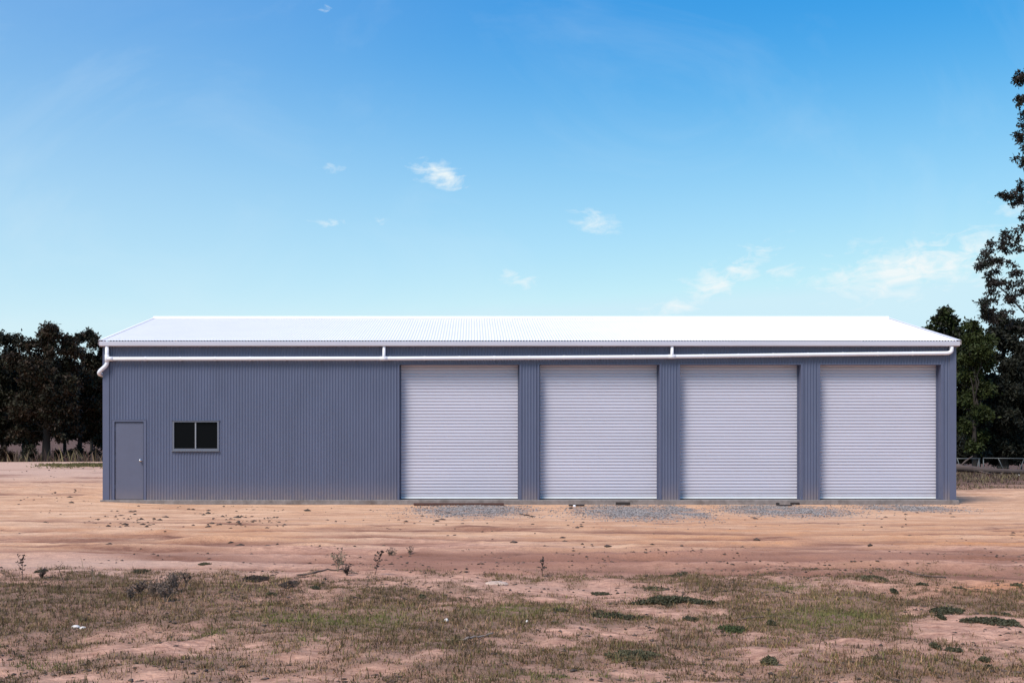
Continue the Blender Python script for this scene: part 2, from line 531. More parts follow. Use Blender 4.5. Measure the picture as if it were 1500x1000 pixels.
    h = M_(t, 'ADD', M_(t, 'MULTIPLY', f2, .5), M_(t, 'MULTIPLY', f3, .3))
    bp = N(t, 'ShaderNodeBump', inp={'Strength': .9, 'Distance': .05}); L(h, bp.inputs['Height']); L(bp.outputs[0], b.inputs['Normal'])
    o = np_mesh('ground', np.stack([x, y, z], 1), F, m, colors={'soil_a': A, 'soil_b': B, 'soil_c': C}, smooth=True)
    tag(o, kind='structure')
    return o


GRAVEL = []
for (px0, px1, py0, py1) in [(612, 775, 741, 758), (845, 1000, 741, 762), (980, 1025, 746, 760), (1060, 1230, 741, 757), (1260, 1400, 738, 749)]:
    xa, ya = gpos(px0, py1); xb, yb = gpos(px1, py1)
    Yc = (FPX * 1.67 / (py1 - 645) + 29.9) / 2
    GRAVEL.append((((px0 + px1) / 2 - 690) * Yc / FPX, Yc, (px1 - px0) / 2 * Yc / FPX * .95, (29.9 - FPX * 1.67 / (py1 - 645)) / 2))

build_ground()

# ------------------------------------------------------------------ shed
WALL = mat('painted_steel_slate', (.087, .100, .166), .42, .10, 1.6, stretch=(1, 1, .35), dirt=((.26, .19, .16, 1), .7, 1.0))
TRIM = mat('painted_steel_trim', (.093, .103, .170), .40, .05, 2.0)
DOORP = mat('painted_door', (.096, .103, .160), .45, .06, 3.0, dirt=((.26, .19, .16, 1), .5, .9))
ROOF = mat('white_roof_steel', (.86, .80, .80), .38, .03, .8)
GUT = mat('gutter_steel', (.50, .485, .56), .4, .06, 2.0, stretch=(.3, 1, 1))
PVC = mat('white_pvc', (.74, .735, .80), .35, .05, 3.0)
CURT = mat('roller_steel', (.53, .515, .605), .38, .05, 1.2, stretch=(.25, 1, 2), dirt=((.34, .27, .24, 1), .5, .8))
RAIL = mat('bottom_rail_white', (.78, .78, .82), .4, .05, 4)
DARK = mat('dark_rubber_and_gap_shade', (.03, .03, .035), .7)  # rubber of the seals, and painted shade for the door gaps
CONC = mat('concrete', (.215, .185, .18), .9, .3, 6, .4, 50, c2=(.10, .078, .07))
INT = mat('interior_steel', (.20, .20, .21), .6)
CHROME = mat('satin_metal', (.75, .75, .78), .25, .02, metallic=1.0)
ALU = mat('grey_aluminium', (.125, .135, .175), .4, .04)
ALUL = mat('pale_aluminium', (.22, .23, .26), .4, .04)
glass = bpy.data.materials.new('dark_window_glass'); glass.use_nodes = True
gb = glass.node_tree.nodes['Principled BSDF']
gb.inputs['Base Color'].default_value = (.004, .004, .005, 1); gb.inputs['Roughness'].default_value = .03
gb.inputs['Specular IOR Level'].default_value = .045
gb.inputs['Transmission Weight'].default_value = 0.0

X0, X1, F0, B0 = PX(151), PX(1400), 30.0, 40.0
ZB, ZE, ZR = 0.05, 4.17, 5.34
shed = empty('farm_shed', (0, 35, 0.05), 'long slate blue steel shed with white roof and four roller doors', 'shed')

# slab
b = MB(); b.box(X0 - .06, X1 + .06, 29.93, 40.07, -.45, ZB); b.build('slab', CONC, shed, bevel=.012)

RIB = 0.0762


def rib_profile(x):
    """outward offset of the corrugated wall sheet for a position along the wall"""
    return .008 + .008 * math.sin(2 * math.pi * x / RIB)


def rib_cols(a, bb):
    out = {a, bb}
    k = math.floor(a / RIB) - 1
    while k * RIB < bb:
        for q in range(6):
            x = (k + q / 6) * RIB
            if a + 1e-4 < x < bb - 1e-4: out.add(x)
        k += 1
    return sorted(out)


OPEN = [(PX(585), PX(761)), (PX(790), PX(966)), (PX(996), PX(1173)), (PX(1201), PX(1378))]
ZH = PZ(534)
DX0, DX1, DZ = PX(165), PX(213.5), PZ(615)
WX0, WX1, WZ0, WZ1 = PX(253), PX(321), PZ(659.5), PZ(616)
b = MB()


def front(a, bb, z0, z1):
    c = rib_cols(a, bb)
    b.strip([(x, F0 - rib_profile(x), z0) for x in c], [(x, F0 - rib_profile(x), z1) for x in c])


front(X0, X1, ZH, ZE)
front(X0, OPEN[0][0], DZ, ZH) if False else None
front(X0, DX0, ZB, ZH)
front(DX0, DX1, DZ, ZH)
front(DX1, WX0, ZB, ZH)
front(WX0, WX1, ZB, WZ0)
front(WX0, WX1, WZ1, ZH)
front(WX1, OPEN[0][0], ZB, ZH)
for k in range(3):
    front(OPEN[k][1], OPEN[k + 1][0], ZB, ZH)
front(OPEN[3][1], X1, ZB, ZH)
b.build('front_wall', WALL, shed)
# side and rear walls, with the same ribs
for nm, xs, sg in (('side_wall', X0, -1), ('side_wall', X1, 1)):
    b = MB(); c = rib_cols(F0, B0); mid = (F0 + B0) / 2
    c = sorted(set(c) | {mid})
    top = lambda y: ZE + (ZR - ZE) * (1 - abs(y - mid) / (mid - F0)) - .03
    b.strip([(xs + sg * (rib_profile(y) - .017), y, ZB) for y in c], [(xs + sg * (rib_profile(y) - .017), y, top(y)) for y in c])
    b.build(nm, WALL, shed)
b = MB(); c = rib_cols(X0, X1)
b.strip([(x, B0 + rib_profile(x) - .017, ZB) for x in c], [(x, B0 + rib_profile(x) - .017, ZE) for x in c])
b.build('rear_wall', WALL, shed)
# corner flashings
for xa, xb in ((X0 - .004, X0 + .165), (X1 - .165, X1 + .004)):
    b = MB(); b.box(xa, xb, F0 - .024, F0 - .017, ZB + .003, ZE - .01)
    xo = xa if xa < 0 else xb - .006
    b.box(xo, xo + .006, F0 - .017, F0 + .16, ZB + .003, ZE - .01)
    b.build('corner_flashing', TRIM, shed)

# roof: corrugated sheets 76 mm pitch
PIT = .0762
EY, RY = F0 - .16, 35.0
slope = (ZR - 4.185) / (RY - EY)
n = int((X1 - X0 + .12) / PIT * 6)
xs = [X0 - .06 + i * (X1 - X0 + .12) / n for i in range(n + 1)]
b = MB()
cor = lambda x: .0095 * math.cos(2 * math.pi * x / PIT)
for y0, y1 in ((EY, RY), (B0 + .16, RY)):
    b.strip([(x, y0, 4.195 + cor(x)) for x in xs], [(x, y1, ZR + cor(x)) for x in xs])
roof = b.build('roof', ROOF, shed, smooth=True)
b = MB()
for (ya, yb) in ((RY - .20, RY), (RY, RY + .20)):
    za, zb = (ZR - .20 * slope + .018, ZR + .022) if ya < RY else (ZR + .022, ZR - .20 * slope + .018)
    b.quad((X0 - .07, ya, za), (X1 + .07, ya, za), (X1 + .07, yb, zb), (X0 - .07, yb, zb))
b.quad((X0 - .07, RY - .20, ZR - .20 * slope + .018), (X1 + .07, RY - .20, ZR - .20 * slope + .018), (X1 + .07, RY - .203, ZR - .20 * slope + .002), (X0 - .07, RY - .203, ZR - .20 * slope + .002))
b.tube([(X0 - .07, RY, ZR + .030), (X1 + .07, RY, ZR + .030)], .022, 10)
b.build('ridge_cap', ROOF, roof)
for xe, sg in ((X0 - .06, -1), (X1 + .06, 1)):
    b = MB()
    for y0 in (EY, B0 + .16):
        pa = [(xe + sg * .015 - sg * .10, y0, 4.213), (xe + sg * .015, y0, 4.213), (xe + sg * .015, y0, 4.09)]
        pb = [(p[0], RY, p[2] + ZR - 4.195) for p in pa]
        b.strip(pa, pb)
    b.build('barge_flashing', ROOF, roof)

# gutter: open trough with rolled lip
for y, sg in ((F0, -1), (B0, 1)):
    b = MB()
    gx0, gx1 = PX(148.5), PX(1402)
    prof = [(-.03, 4.168), (-.03, 4.052), (-.15, 4.052), (-.175, 4.072), (-.175, 4.160), (-.165, 4.172), (-.155, 4.160)]
    pts0 = [(gx0, y + (p[0] if sg < 0 else -p[0]), p[1]) for p in prof]
    pts1 = [(gx1, q[1], q[2]) for q in pts0]
    b.strip(pts0, pts1)
    for gx in (gx0, gx1):
        i = len(b.v); b.v += [(gx, q[1], q[2]) for q in pts0[:6]]; b.f.append(tuple(range(i, i + 6)))
    b.build('gutter', GUT, shed)


# downpipes in white pvc
def arc(p0, p1, p2, n=6):
    p0, p1, p2 = Vector(p0), Vector(p1), Vector(p2)
    return [tuple(p0 * (1 - t) ** 2 + p1 * 2 * t * (1 - t) + p2 * t * t) for t in [i / n for i in range(n + 1)]]


YP = 29.895
line = [(1384, 517.6), (1200, 519.6), (984, 522.6), (790, 524.2), (563, 525.4), (158.5, 525.8)]
b = MB()
pr = [(PX(px), YP, PZ(py)) for px, py in line]
xr = PX(1391.5)
b.tube([(xr, YP, 4.06), (xr, YP, 3.99)] + arc((xr, YP, 3.97), (xr, YP, pr[0][2]), (pr[0][0] - .02, YP, pr[0][2]), 8) + pr[1:], .050, 16)
pipe = b.build('drain_pipe', PVC, shed, smooth=True)


def zpipe(x):
    for (xa, _, za), (xb, _, zb) in zip(pr, pr[1:]):
        if xb <= x <= xa:
            return za + (zb - za) * (xa - x) / (xa - xb)
    return pr[-1][2]


px = 164.0
k = 0
while px < 1378:
    x = PX(px); b = MB()
    b.tube([(x - .022, YP, zpipe(x)), (x + .022, YP, zpipe(x))], .0545, 14)
    b.box(x - .015, x + .015, YP + .03, F0 - .004, zpipe(x) - .03, zpipe(x) + .03)
    b.build('pipe_clip', PVC, pipe, smooth=False)
    px += 50.9; k += 1
for pxd in (563, 983.5):
    x = PX(pxd); b = MB()
    zz = zpipe(x)
    b.tube([(x, YP, 4.065), (x, YP, zz + .07), (x - .02, YP, zz)], [.041, .043, .050], 14)
    b.build('drain_dropper', PVC, pipe, smooth=True)
    b = MB(); b.tube([(x - .10, YP, zpipe(x - .1)), (x + .09, YP, zpipe(x + .09))], .056, 14); b.build('pipe_junction', PVC, pipe, smooth=True)
xl = PX(158.7)
b = MB()
zl = PZ(534); xe, ze = PX(147), PZ(545)
b.tube([(xl, YP, 4.065), (xl, YP, 3.8)] + arc((xl, YP, zl + .06), (xl, YP, zl), (xl - .05, YP, zl - .05), 4)
       + arc((xe + .04, YP, ze + .04), (xe - .02, YP, ze - .03), (xe - .02, YP + .12, ze - .05), 6) + [(xe - .02, 35.0, ze - .25)]
       + arc((xe - .02, 35.1, ze - .26), (xe - .02, 35.25, ze - .27), (xe - .02, 35.25, ze - .45), 5) + [(xe - .02, 35.25, -.2)], .052, 16)
b.build('downpipe', PVC, shed, smooth=True)
b = MB(); b.tube([(xl, YP, 3.83), (xl, YP, 3.64)], .058, 14); b.tube([(xl, YP, pr[-1][2]), (xl + .16, YP, pr[-1][2])], .057, 14)
b.build('pipe_junction', PVC, pipe, smooth=True)

# roller doors
RYD = 30.25
for (a, bb) in OPEN:
    # curtain
    m = MB()
    p = .0835
    prof = []
    z = .115
    while z < ZH + .12:
        prof += [(0.018, z + .002), (0.0, z + .013), (-.005, z + .036), (-.002, z + .064), (0.018, z + .0745)]
        z += p
    m.strip([(a - .05, RYD + q[0], q[1]) for q in prof][::-1], [(bb + .05, RYD + q[0], q[1]) for q in prof][::-1])
    cur = m.build('roller_door', CURT, shed)
    m = MB(); m.box(a - .02, bb + .02, RYD - .018, RYD + .03, .072, .118); m.build('bottom_rail', RAIL, cur, bevel=.004)
    m = MB(); m.box(a - .02, bb + .02, RYD - .008, RYD + .02, .0505, .0715); m.build('rubber_seal', DARK, cur)
    for xg, sg in ((a, 1), (bb, -1)):
        m = MB(); m.box(min(xg, xg + sg * .035), max(xg, xg + sg * .035), RYD - .035, RYD - .02, ZB + .002, ZH); m.build('guide', TRIM, cur)
    # jambs, head and flashing
    for xg, sg in ((a, -1), (bb, 1)):
        m = MB(); m.box(min(xg, xg + sg * .015), max(xg, xg + sg * .015), F0 - .004, RYD + .05, ZB + .002, ZH + .05)
        x_ = xg + sg * .05
        m.box(min(xg, x_), max(xg, x_), F0 - .026, F0 - .0165, ZB + .003, ZH - .002)
        m.build('door_jamb', TRIM, shed)
    m = MB(); m.box(a - .06, bb + .06, F0 - .028, F0 - .0165, ZH, ZH + .022)
    m.box(a + .001, bb - .001, F0 - .0165, RYD + .05, ZH + .001, ZH + .016)
    m.build('door_head_flashing', TRIM, shed)
    m = MB(); m.tube([(a - .05, RYD + .25, ZH + .30), (bb + .05, RYD + .25, ZH + .30)], .2, 16); m.build('roller_drum', INT, shed, smooth=True)

# personnel door
m = MB(); m.box(DX0 + .066, DX1 - .068, F0 + .012, F0 + .045, ZB + .012, DZ - .062)
door = m.build('door', DOORP, shed, bevel=.003)
m = MB()
m.box(DX0, DX0 + .052, F0 - .020, F0 + .08, ZB + .002, DZ); m.box(DX1 - .052, DX1, F0 - .020, F0 + .08, ZB + .002, DZ)
m.box(DX0 + .052, DX1 - .052, F0 - .0195, F0 + .08, DZ - .045, DZ - .0005)
m.build('door_frame', TRIM, door)
m = MB(); m.box(DX0 + .052, DX1 - .052, F0 + .05, F0 + .06, ZB + .002, DZ - .045); m.build('door_gap_shade', DARK, door)  # dark sheet behind the leaf, painted shade for the gaps around it
m = MB(); m.box(DX0 - .016, DX0 - .0005, F0 - .024, F0 - .002, ZB + .002, DZ + .012); m.box(DX1 + .0005, DX1 + .016, F0 - .024, F0 - .002, ZB + .002, DZ + .012)
m.box(DX0 - .0155, DX1 + .0155, F0 - .026, F0 - .002, DZ + .0005, DZ + .018)
m.build('door_flashing', TRIM, door)
for zz in (.35, 1.1, 1.85):
    m = MB(); m.tube([(DX0 + .059, F0 + .006, zz), (DX0 + .059, F0 + .006, zz + .1)], .008, 8); m.build('hinge', TRIM, door)
m = MB()
kx, kz = PX(206), PZ(674)
m.tube([(kx, F0 + .013, kz), (kx, F0 - .008, kz), (kx, F0 - .0085, kz), (kx, F0 - .03, kz), (kx, F0 - .038, kz), (kx, F0 - .062, kz), (kx, F0 - .07, kz)],
       [.033, .033, .012, .012, .026, .028, .018], 16)
m.build('door_knob', CHROME, door, smooth=True)

# sliding window
m = MB()
fw = .042
m.box(WX0, WX0 + fw, F0 - .03, F0 + .05, WZ0, WZ1); m.box(WX1 - fw, WX1, F0 - .03, F0 + .05, WZ0, WZ1)
m.box(WX0 + fw, WX1 - fw, F0 - .0295, F0 + .05, WZ1 - .035, WZ1 - .0005); m.box(WX0 + fw, WX1 - fw, F0 - .0295, F0 + .05, WZ0 + .0005, WZ0 + .05)
win = m.build('window', ALU, shed)
mx = PX(286.5)
m = MB(); m.box(mx - .016, mx + .016, F0 - .012, F0 + .03, WZ0 + .051, WZ1 - .036); m.build('mullion', ALUL, win)
for xa, xb, yo in ((WX0 + fw + .001, mx - .017, .004), (mx + .017, WX1 - fw - .001, .018)):
    m = MB(); m.box(xa, xb, F0 + yo, F0 + yo + .005, WZ0 + .051, WZ1 - .036); m.build('pane', glass, win)
m = MB(); m.box(WX0 - .02, WX1 + .02, F0 - .062, F0 - .018, WZ0 - .022, WZ0 - .001); m.build('sill', ALU, win, bevel=.004)
m = MB(); m.box(WX0 - .025, WX1 + .025, F0 - .040, F0 - .003, WZ1 + .001, WZ1 + .014); m.build('head_flashing', TRIM, win)

# ------------------------------------------------------------------ things lying in front of the shed
TIMB = mat('weathered_timber', (.085, .038, .030), .85, .3, 12, .5, 60, stretch=(1, 8, 8))
TIMD = mat('dark_timber', (.03, .022, .022), .85, .3, 12, .5, 60, stretch=(1, 8, 8))
BARK = mat('dry_stick', (.11, .075, .06), .9, .3, 20, .4, 80)
BARKP = mat('bleached_stick', (.27, .20, .16), .9, .3, 20, .4, 80)
STONE = mat('pale_stone', (.66, .60, .56), .85, .15, 9, .6, 30)
CLOD = mat('clod', (.12, .075, .055), .95, .3, 9, .6, 30, attr='tone')


def gz(x, y):
    return float(height(np.array([x]), np.array([y]))[0])


def board(name, px0, px1, py, th, w, m, label, yaw=0, lift=0.0):
    xa, ya = gpos(px0, py); xb, _ = gpos(px1, py)
    L = xb - xa
    bb = MB(); bb.box(-L / 2, L / 2, -w / 2, w / 2, 0, th)
    o = bb.build(name, m, None, bevel=.006)
    cx = (xa + xb) / 2
    o.location = (cx, ya, min(gz(xa, ya), gz(xb, ya), gz(cx, ya)) + lift)
    o.rotation_euler = (0, math.atan2(gz(xa, ya) - gz(xb, ya), L) * .5, R(yaw))
    tag(o, label, 'timber')
    return o


board('timber_plank', 606, 738, 740.2, .055, .14, TIMB, 'long reddish timber plank lying against the slab of the roller door beside the blank wall', .4, .01)
board('timber_offcut', 833, 856, 740.4, .035, .10, TIMD, 'thin dark timber offcut next to a small white block', 2, .008)
board('timber_offcut', 902, 923, 739.6, .075, .10, TIMD, 'thick dark timber offcut against the slab above the gravel', -2, .008)
o = board('timber_offcut', 1137, 1160, 740.8, .035, .09, TIMD, 'dark notched timber offcut with an upturned end on the gravel', 3, .006)
bb = MB(); bb.box(-.20, -.13, -.04, .04, .03, .085); bb.build('upturned_end', TIMD, o).matrix_parent_inverse.identity()
board('timber_offcut', 1158, 1171, 739.3, .06, .08, TIMD, 'short dark timber block beside the pier next to the last roller door', -4, .008)


def rock(name, px, py, sx, sy, sz, m, label, cat='stone', seed=1, sink=.25):
    import bmesh
    bm = bmesh.new(); bmesh.ops.create_icosphere(bm, subdivisions=2, radius=1)
    rr = random.Random(seed)
    of = [Vector((rr.uniform(-1, 1), rr.uniform(-1, 1), rr.uniform(-1, 1))).normalized() for _ in range(7)]
    for v in bm.verts:
        d = v.co.normalized()
        k = 1 + sum(.10 * max(0, d.dot(q)) ** 3 * (1 if i % 2 else -1.6) for i, q in enumerate(of)) + rr.uniform(-.04, .04)
        v.co = Vector((d.x * sx, d.y * sy, d.z * sz)) * k
    me = bpy.data.meshes.new(name); bm.to_mesh(me); bm.free(); me.materials.append(m)
    o = bpy.data.objects.new(name, me); col.objects.link(o)
    x, y = gpos(px, py)
    o.location = (x, y, gz(x, y) + sz * (1 - 2 * sink) * .6)
    tag(o, label, cat)
    return o


rock('white_block', 841.5, 741, .045, .03, .035, RAIL, 'small white block beside a thin dark timber offcut', 'block', 3, .1)
rock('pale_stone', 111, 914.5, .045, .035, .020, STONE, 'flat white stone, larger of two side by side in the grass', 'stone', 4, .1)
rock('pale_stone', 121, 915.5, .030, .025, .016, STONE, 'small white stone touching a larger flat white stone in grass', 'stone', 5, .1)
rock('pale_stone', 654, 910, .022, .02, .022, STONE, 'tiny white stone standing alone in olive grass', 'stone', 6, .1)
rock('soil_mound', 728, 854, .14, .10, .035, mat('pale_soil', (.48, .34, .27), .95, .2, 20, .5, 40), 'low pale lump of dried soil on bare earth', 'soil lump', 7, .3)
rock('pale_stone', 772, 912, .015, .015, .014, STONE, 'tiny pale pebble on bare soil amid grass', 'stone', 8, .1)


def stick(name, pts, r, m, label):
    bb = MB(); P = []
    for (px, py, h) in pts:
        x, y = gpos(px, py); P.append(Vector((x, y, gz(x, y) + h)))
    c = sum(P, Vector()) / len(P); c.z = min(p.z for p in P) - r
    # subdivide with wobble
    Q = []
    rr = random.Random(len(label))
    for p, q in zip(P, P[1:]):
        for k in range(4):
            Q.append(p.lerp(q, k / 4) + Vector((0, rr.uniform(-1, 1) * r, rr.uniform(-.6, .6) * r)) - c)
    Q.append(P[-1] - c)
    n = len(Q)
    bb.tube(Q, [r * (1.0 - .6 * i / n) for i in range(n)], 8)
    o = bb.build(name, m, None, smooth=True)
    o.location = c
    tag(o, label, 'stick')
    return o


stick('fallen_stick', [(652, 942, .012), (680, 944, .014), (700, 939, .03), (722, 935, .035)], .013, BARKP, 'bleached crooked stick lying in the olive grass')
stick('fallen_branch', [(1385, 848, .015), (1358, 849, .02), (1338, 846, .03), (1321, 840, .05)], .010, BARK, 'curved dark branch lying at the edge of orange sand')
stick('fallen_stick', [(437, 843, .01), (460, 841, .012), (480, 838, .02), (500, 838, .02), (524, 842, .012)], .014, BARK, 'long dark stick lying under a dead pale weed')
stick('fallen_stick', [(1080, 906, .01), (1130, 903, .014), (1180, 905, .01)], .007, BARK, 'thin dark twig at the edge of olive grass')

# ------------------------------------------------------------------ gravel, clods, litter (uncountable)
def pebbles(name, pts, size, cols, m, label, cat):
    n = len(pts)
    oc = np.array([(1, 0, 0), (-1, 0, 0), (0, 1, 0), (0, -1, 0), (0, 0, 1), (0, 0, -1)], float)
    of = np.array([(0, 2, 4), (2, 1, 4), (1, 3, 4), (3, 0, 4), (2, 0, 5), (1, 2, 5), (3, 1, 5), (0, 3, 5)])
    V = oc[None] * size[:, None, :] * RNG.uniform(.6, 1.3, (n, 6, 1))
    a = RNG.uniform(0, 6.28, n); ca, sa = np.cos(a)[:, None], np.sin(a)[:, None]
    Vr = np.stack([V[..., 0] * ca - V[..., 1] * sa, V[..., 0] * sa + V[..., 1] * ca, V[..., 2]], -1) + pts[:, None, :]
    F = (of[None] + 6 * np.arange(n)[:, None, None]).reshape(-1, 3)
    o = np_mesh(name, Vr.reshape(-1, 3), F, m, colors=np.repeat(cols, 6, 0))
    return tag(o, label, cat, kind='stuff')


GRV = mat('gravel_stone', (.3, .3, .3), .9, .2, 40, attr='tone')
allp = []; 
for (cx, cy, rx, ry) in GRAVEL:
    n = int(1900 * rx * ry)
    x = cx + RNG.normal(0, .55, n) * rx; y = cy + RNG.normal(0, .46, n) * ry
    ok = (y < 29.9) & (fbm(x * 2, y * 2, 3) > .33); allp.append(np.stack([x[ok], y[ok]], 1))
P = np.concatenate(allp); s = RNG.uniform(.008, .024, len(P))
pts = np.stack([P[:, 0], P[:, 1], height(P[:, 0], P[:, 1]) + s * .15], 1)
tone = RNG.uniform(.06, .34, (len(P), 1)) * np.array([[1.15, 1.0, .97]])
pebbles('gravel', pts, np.stack([s, s, s * .7], 1), tone, GRV, 'patches of grey crushed gravel in front of the roller doors', 'gravel')

# dark clods and leaf crumbs
cl = []
for (px0, px1, py0, py1, n) in [(130, 420, 741, 772, 330), (20, 130, 700, 768, 70), (420, 1400, 742, 772, 150), (-100, 1600, 772, 832, 260), (500, 1600, 808, 840, 900), (-100, 1600, 800, 840, 500),
                               (-200, 1700, 834, 1010, 2600), (300, 1000, 838, 880, 500), (1000, 1500, 828, 900, 500), (10, 150, 684, 735, 90)]:
    pxs = RNG.uniform(px0, px1, n); pys = RNG.uniform(py0, py1, n)
    Y = FPX * 1.67 / (pys - 645); x = (pxs - 690) * Y / FPX
    keep = fbm(x * 1.3 + 8, Y * 1.3, 3) > .47
    cl.append(np.stack([x[keep], Y[keep]], 1))
P = np.concatenate(cl); s = RNG.gamma(1.8, .008, len(P)) + .005
s = np.where(P[:, 1] > 17.8, np.minimum(s, .06) * 1.35, np.minimum(s, .034) * .72)
ok = (P[:, 1] < 29.8) | (P[:, 0] < -9.9)
P, s = P[ok], s[ok]
pts = np.stack([P[:, 0], P[:, 1], height(P[:, 0], P[:, 1]) + s * .15], 1)
tone = RNG.uniform(.5, 1.6, (len(P), 1)) * np.array([[.085, .055, .042]])
pebbles('earth_clods', pts, np.stack([s * 1.5, s, s * .55], 1), tone, CLOD, 'dark clods and crumbs scattered over the bare earth', 'clods')


# ------------------------------------------------------------------ grass
GRS = mat('grass_blade', (.1, .1, .05), .8, .1, 30, attr='tone', spec=.2)


def blades(name, bx, by, bz, hgt, wid, lean, tone, label, cat, parent=None, m=GRS, kind='stuff'):
    n = len(bx)
    a = RNG.uniform(0, 6.283, n); ca, sa = np.cos(a), np.sin(a)
    la = RNG.uniform(0, 6.283, n); lx, ly = np.cos(la) * lean * hgt, np.sin(la) * lean * hgt
    h2 = hgt * np.sqrt(np.clip(1 - np.minimum(lean, .95) ** 2, .05, 1))
    p = lambda ox, oy, oz: np.stack([bx + ox, by + oy, bz + oz], 1)
    v0 = p(-ca * wid, -sa * wid, -.008); v1 = p(ca * wid, sa * wid, -.008)
    v2 = p(ca * wid * .7 + lx * .4, sa * wid * .7 + ly * .4, h2 * .6); v3 = p(-ca * wid * .7 + lx * .4, -sa * wid * .7 + ly * .4, h2 * .6)
    v4 = p(lx, ly, h2)
    V = np.stack([v0, v1, v2, v3, v4], 1).reshape(-1, 3)
    k = 5 * np.arange(n)[:, None]
    F = np.concatenate([k + np.array([[0, 1, 2]]), k + np.array([[0, 2, 3]]), k + np.array([[3, 2, 4]])])
    o = np_mesh(name, V, F, m, parent, colors=np.repeat(tone, 5, 0))
    if kind: o['kind'] = kind
    if label: tag(o, label, cat)
    return o


def tufts(n, xr, yr, dens, per, spread):
    x = RNG.uniform(*xr, n); y = RNG.uniform(*yr, n)
    d = dens(x, y)
    ok = RNG.random(n) < d
    x, y, d = x[ok], y[ok], d[ok]
    x = np.repeat(x, per) + RNG.normal(0, spread, len(x) * per); y = np.repeat(y, per) + RNG.normal(0, spread, len(y) * per)
    return x, y, np.repeat(d, per)


PAL = np.array([[1.4, 1.1, .95]]) * np.array([(.105, .088, .048), (.080, .080, .036), (.13, .098, .065), (.060, .052, .036), (.20, .15, .095), (.095, .105, .036), (.085, .060, .048)])


def palette(x, y, greener=None):
    q = fbm(x * .8 + 20, y * .8, 3); r = RNG.random(len(x))
    i = np.clip(((q - .3) / .4 * 3.2 + r * 3.6).astype(int), 0, 6)
    c = PAL[i] * RNG.uniform(.6, 1.5, (len(x), 1)) * (.7 + .6 * fbm(x * 3 + 2, y * 1.5, 3))[:, None]
    return c


def meadow_dens(x, y):
    inside = np.abs(x - .03 * y) < (.50 * y + 1.5)
    return np.clip(grass_density(x, y) * 1.3 - .10, 0, 1) * inside


x, y, d = tufts(105000, (-9, 10), (6.4, 15.8), meadow_dens, 6, .022)
q = fbm(x * 2 + 5, y * 2, 3)
hg = RNG.gamma(2.4, .0085, len(x)) * (.6 + 1.0 * q) * (.6 + .6 * d)
c = palette(x, y)
px = 690 + FPX * x / y; py = 645 + FPX * 1.67 / y
for (cx, cy, rx, ry) in [(310, 930, 30, 10), (490, 908, 36, 12), (565, 906, 40, 15), (455, 942, 26, 9), (60, 965, 50, 8), (420, 905, 60, 8), (750, 895, 60, 12), (1160, 858, 30, 6), (1220, 905, 90, 20), (850, 1000, 100, 8)]:
    w = np.exp(-((px - cx) / rx) ** 2 - ((py - cy) / ry) ** 2)[:, None] * .8
    c = c * (1 - w) + np.array([[.15, .155, .045]]) * w * RNG.uniform(.7, 1.2, (len(x), 1))
blades('paddock_grass', x, y, height(x, y), hg, RNG.uniform(.0018, .0042, len(x)), RNG.uniform(.2, .93, len(x)), c,
       'short patchy olive and brown grass over the near paddock', 'grass')
# taller dry stalks standing through the grass
x, y, d = tufts(2600, (-9, 10), (6.6, 15.2), meadow_dens, 2, .05)
stc = np.array([(.30, .22, .14), (.20, .15, .095), (.12, .085, .06), (.17, .17, .06)])
blades('dry_stalks', x, y, height(x, y), RNG.gamma(4, .022, len(x)), RNG.uniform(.0012, .0026, len(x)), RNG.uniform(.05, .7, len(x)),
       stc[RNG.integers(0, 4, len(x))] * RNG.uniform(.7, 1.2, (len(x), 1)), 'thin dry stalks standing out of the paddock grass', 'grass')
# green strip on the crest left of the shed
x = RNG.normal(-19.0, .95, 3600); y = RNG.normal(55.5, .9, 3600)
ok = (x < -10.3) & (fbm(x * .8, y * .8, 3) > .40); x, y = x[ok], y[ok]
blades('crest_grass', x, y, height(x, y), RNG.uniform(.04, .13, len(x)), RNG.uniform(.012, .03, len(x)), RNG.uniform(.2, .8, len(x)),
       np.array([[.135, .115, .045]]) * RNG.uniform(.7, 1.3, (len(x), 1)), 'green grass strip along the sandy crest beside the shed', 'grass')
# dry grass on the right, behind the shed
x = RNG.uniform(11, 40, 26000); y = RNG.uniform(40, 58, 26000)
ok = (fbm(x * .4, y * .4, 3) + sstep(40, 50, y) * .35 > .62); x, y = x[ok], y[ok]
dry = np.array([(.19, .13, .09), (.12, .085, .06), (.16, .125, .065), (.085, .05, .045)])
blades('dry_grass', x, y, height(x, y), RNG.uniform(.05, .30, len(x)) * (.5 + sstep(44, 54, y)), RNG.uniform(.012, .026, len(x)), RNG.uniform(.2, .9, len(x)),
       dry[RNG.integers(0, 4, len(x))] * RNG.uniform(.7, 1.2, (len(x), 1)), 'dry brown grass between the shed and the fallen log', 'grass')
# scrubby undergrowth beyond the crest on the left
x = RNG.uniform(-75, -2, 40000); y = RNG.uniform(65, 100, 40000)
ok = fbm(x * .25, y * .25, 3) > .42; x, y = x[ok], y[ok]
blades('dry_undergrowth', x, y, height(x, y), RNG.uniform(.3, 1.3, len(x)), RNG.uniform(.02, .05, len(x)), RNG.uniform(.1, .7, len(x)),
       dry[RNG.integers(0, 4, len(x))] * RNG.uniform(.6, 1.1, (len(x), 1)), 'dry brown undergrowth beneath the trees beyond the crest', 'undergrowth')

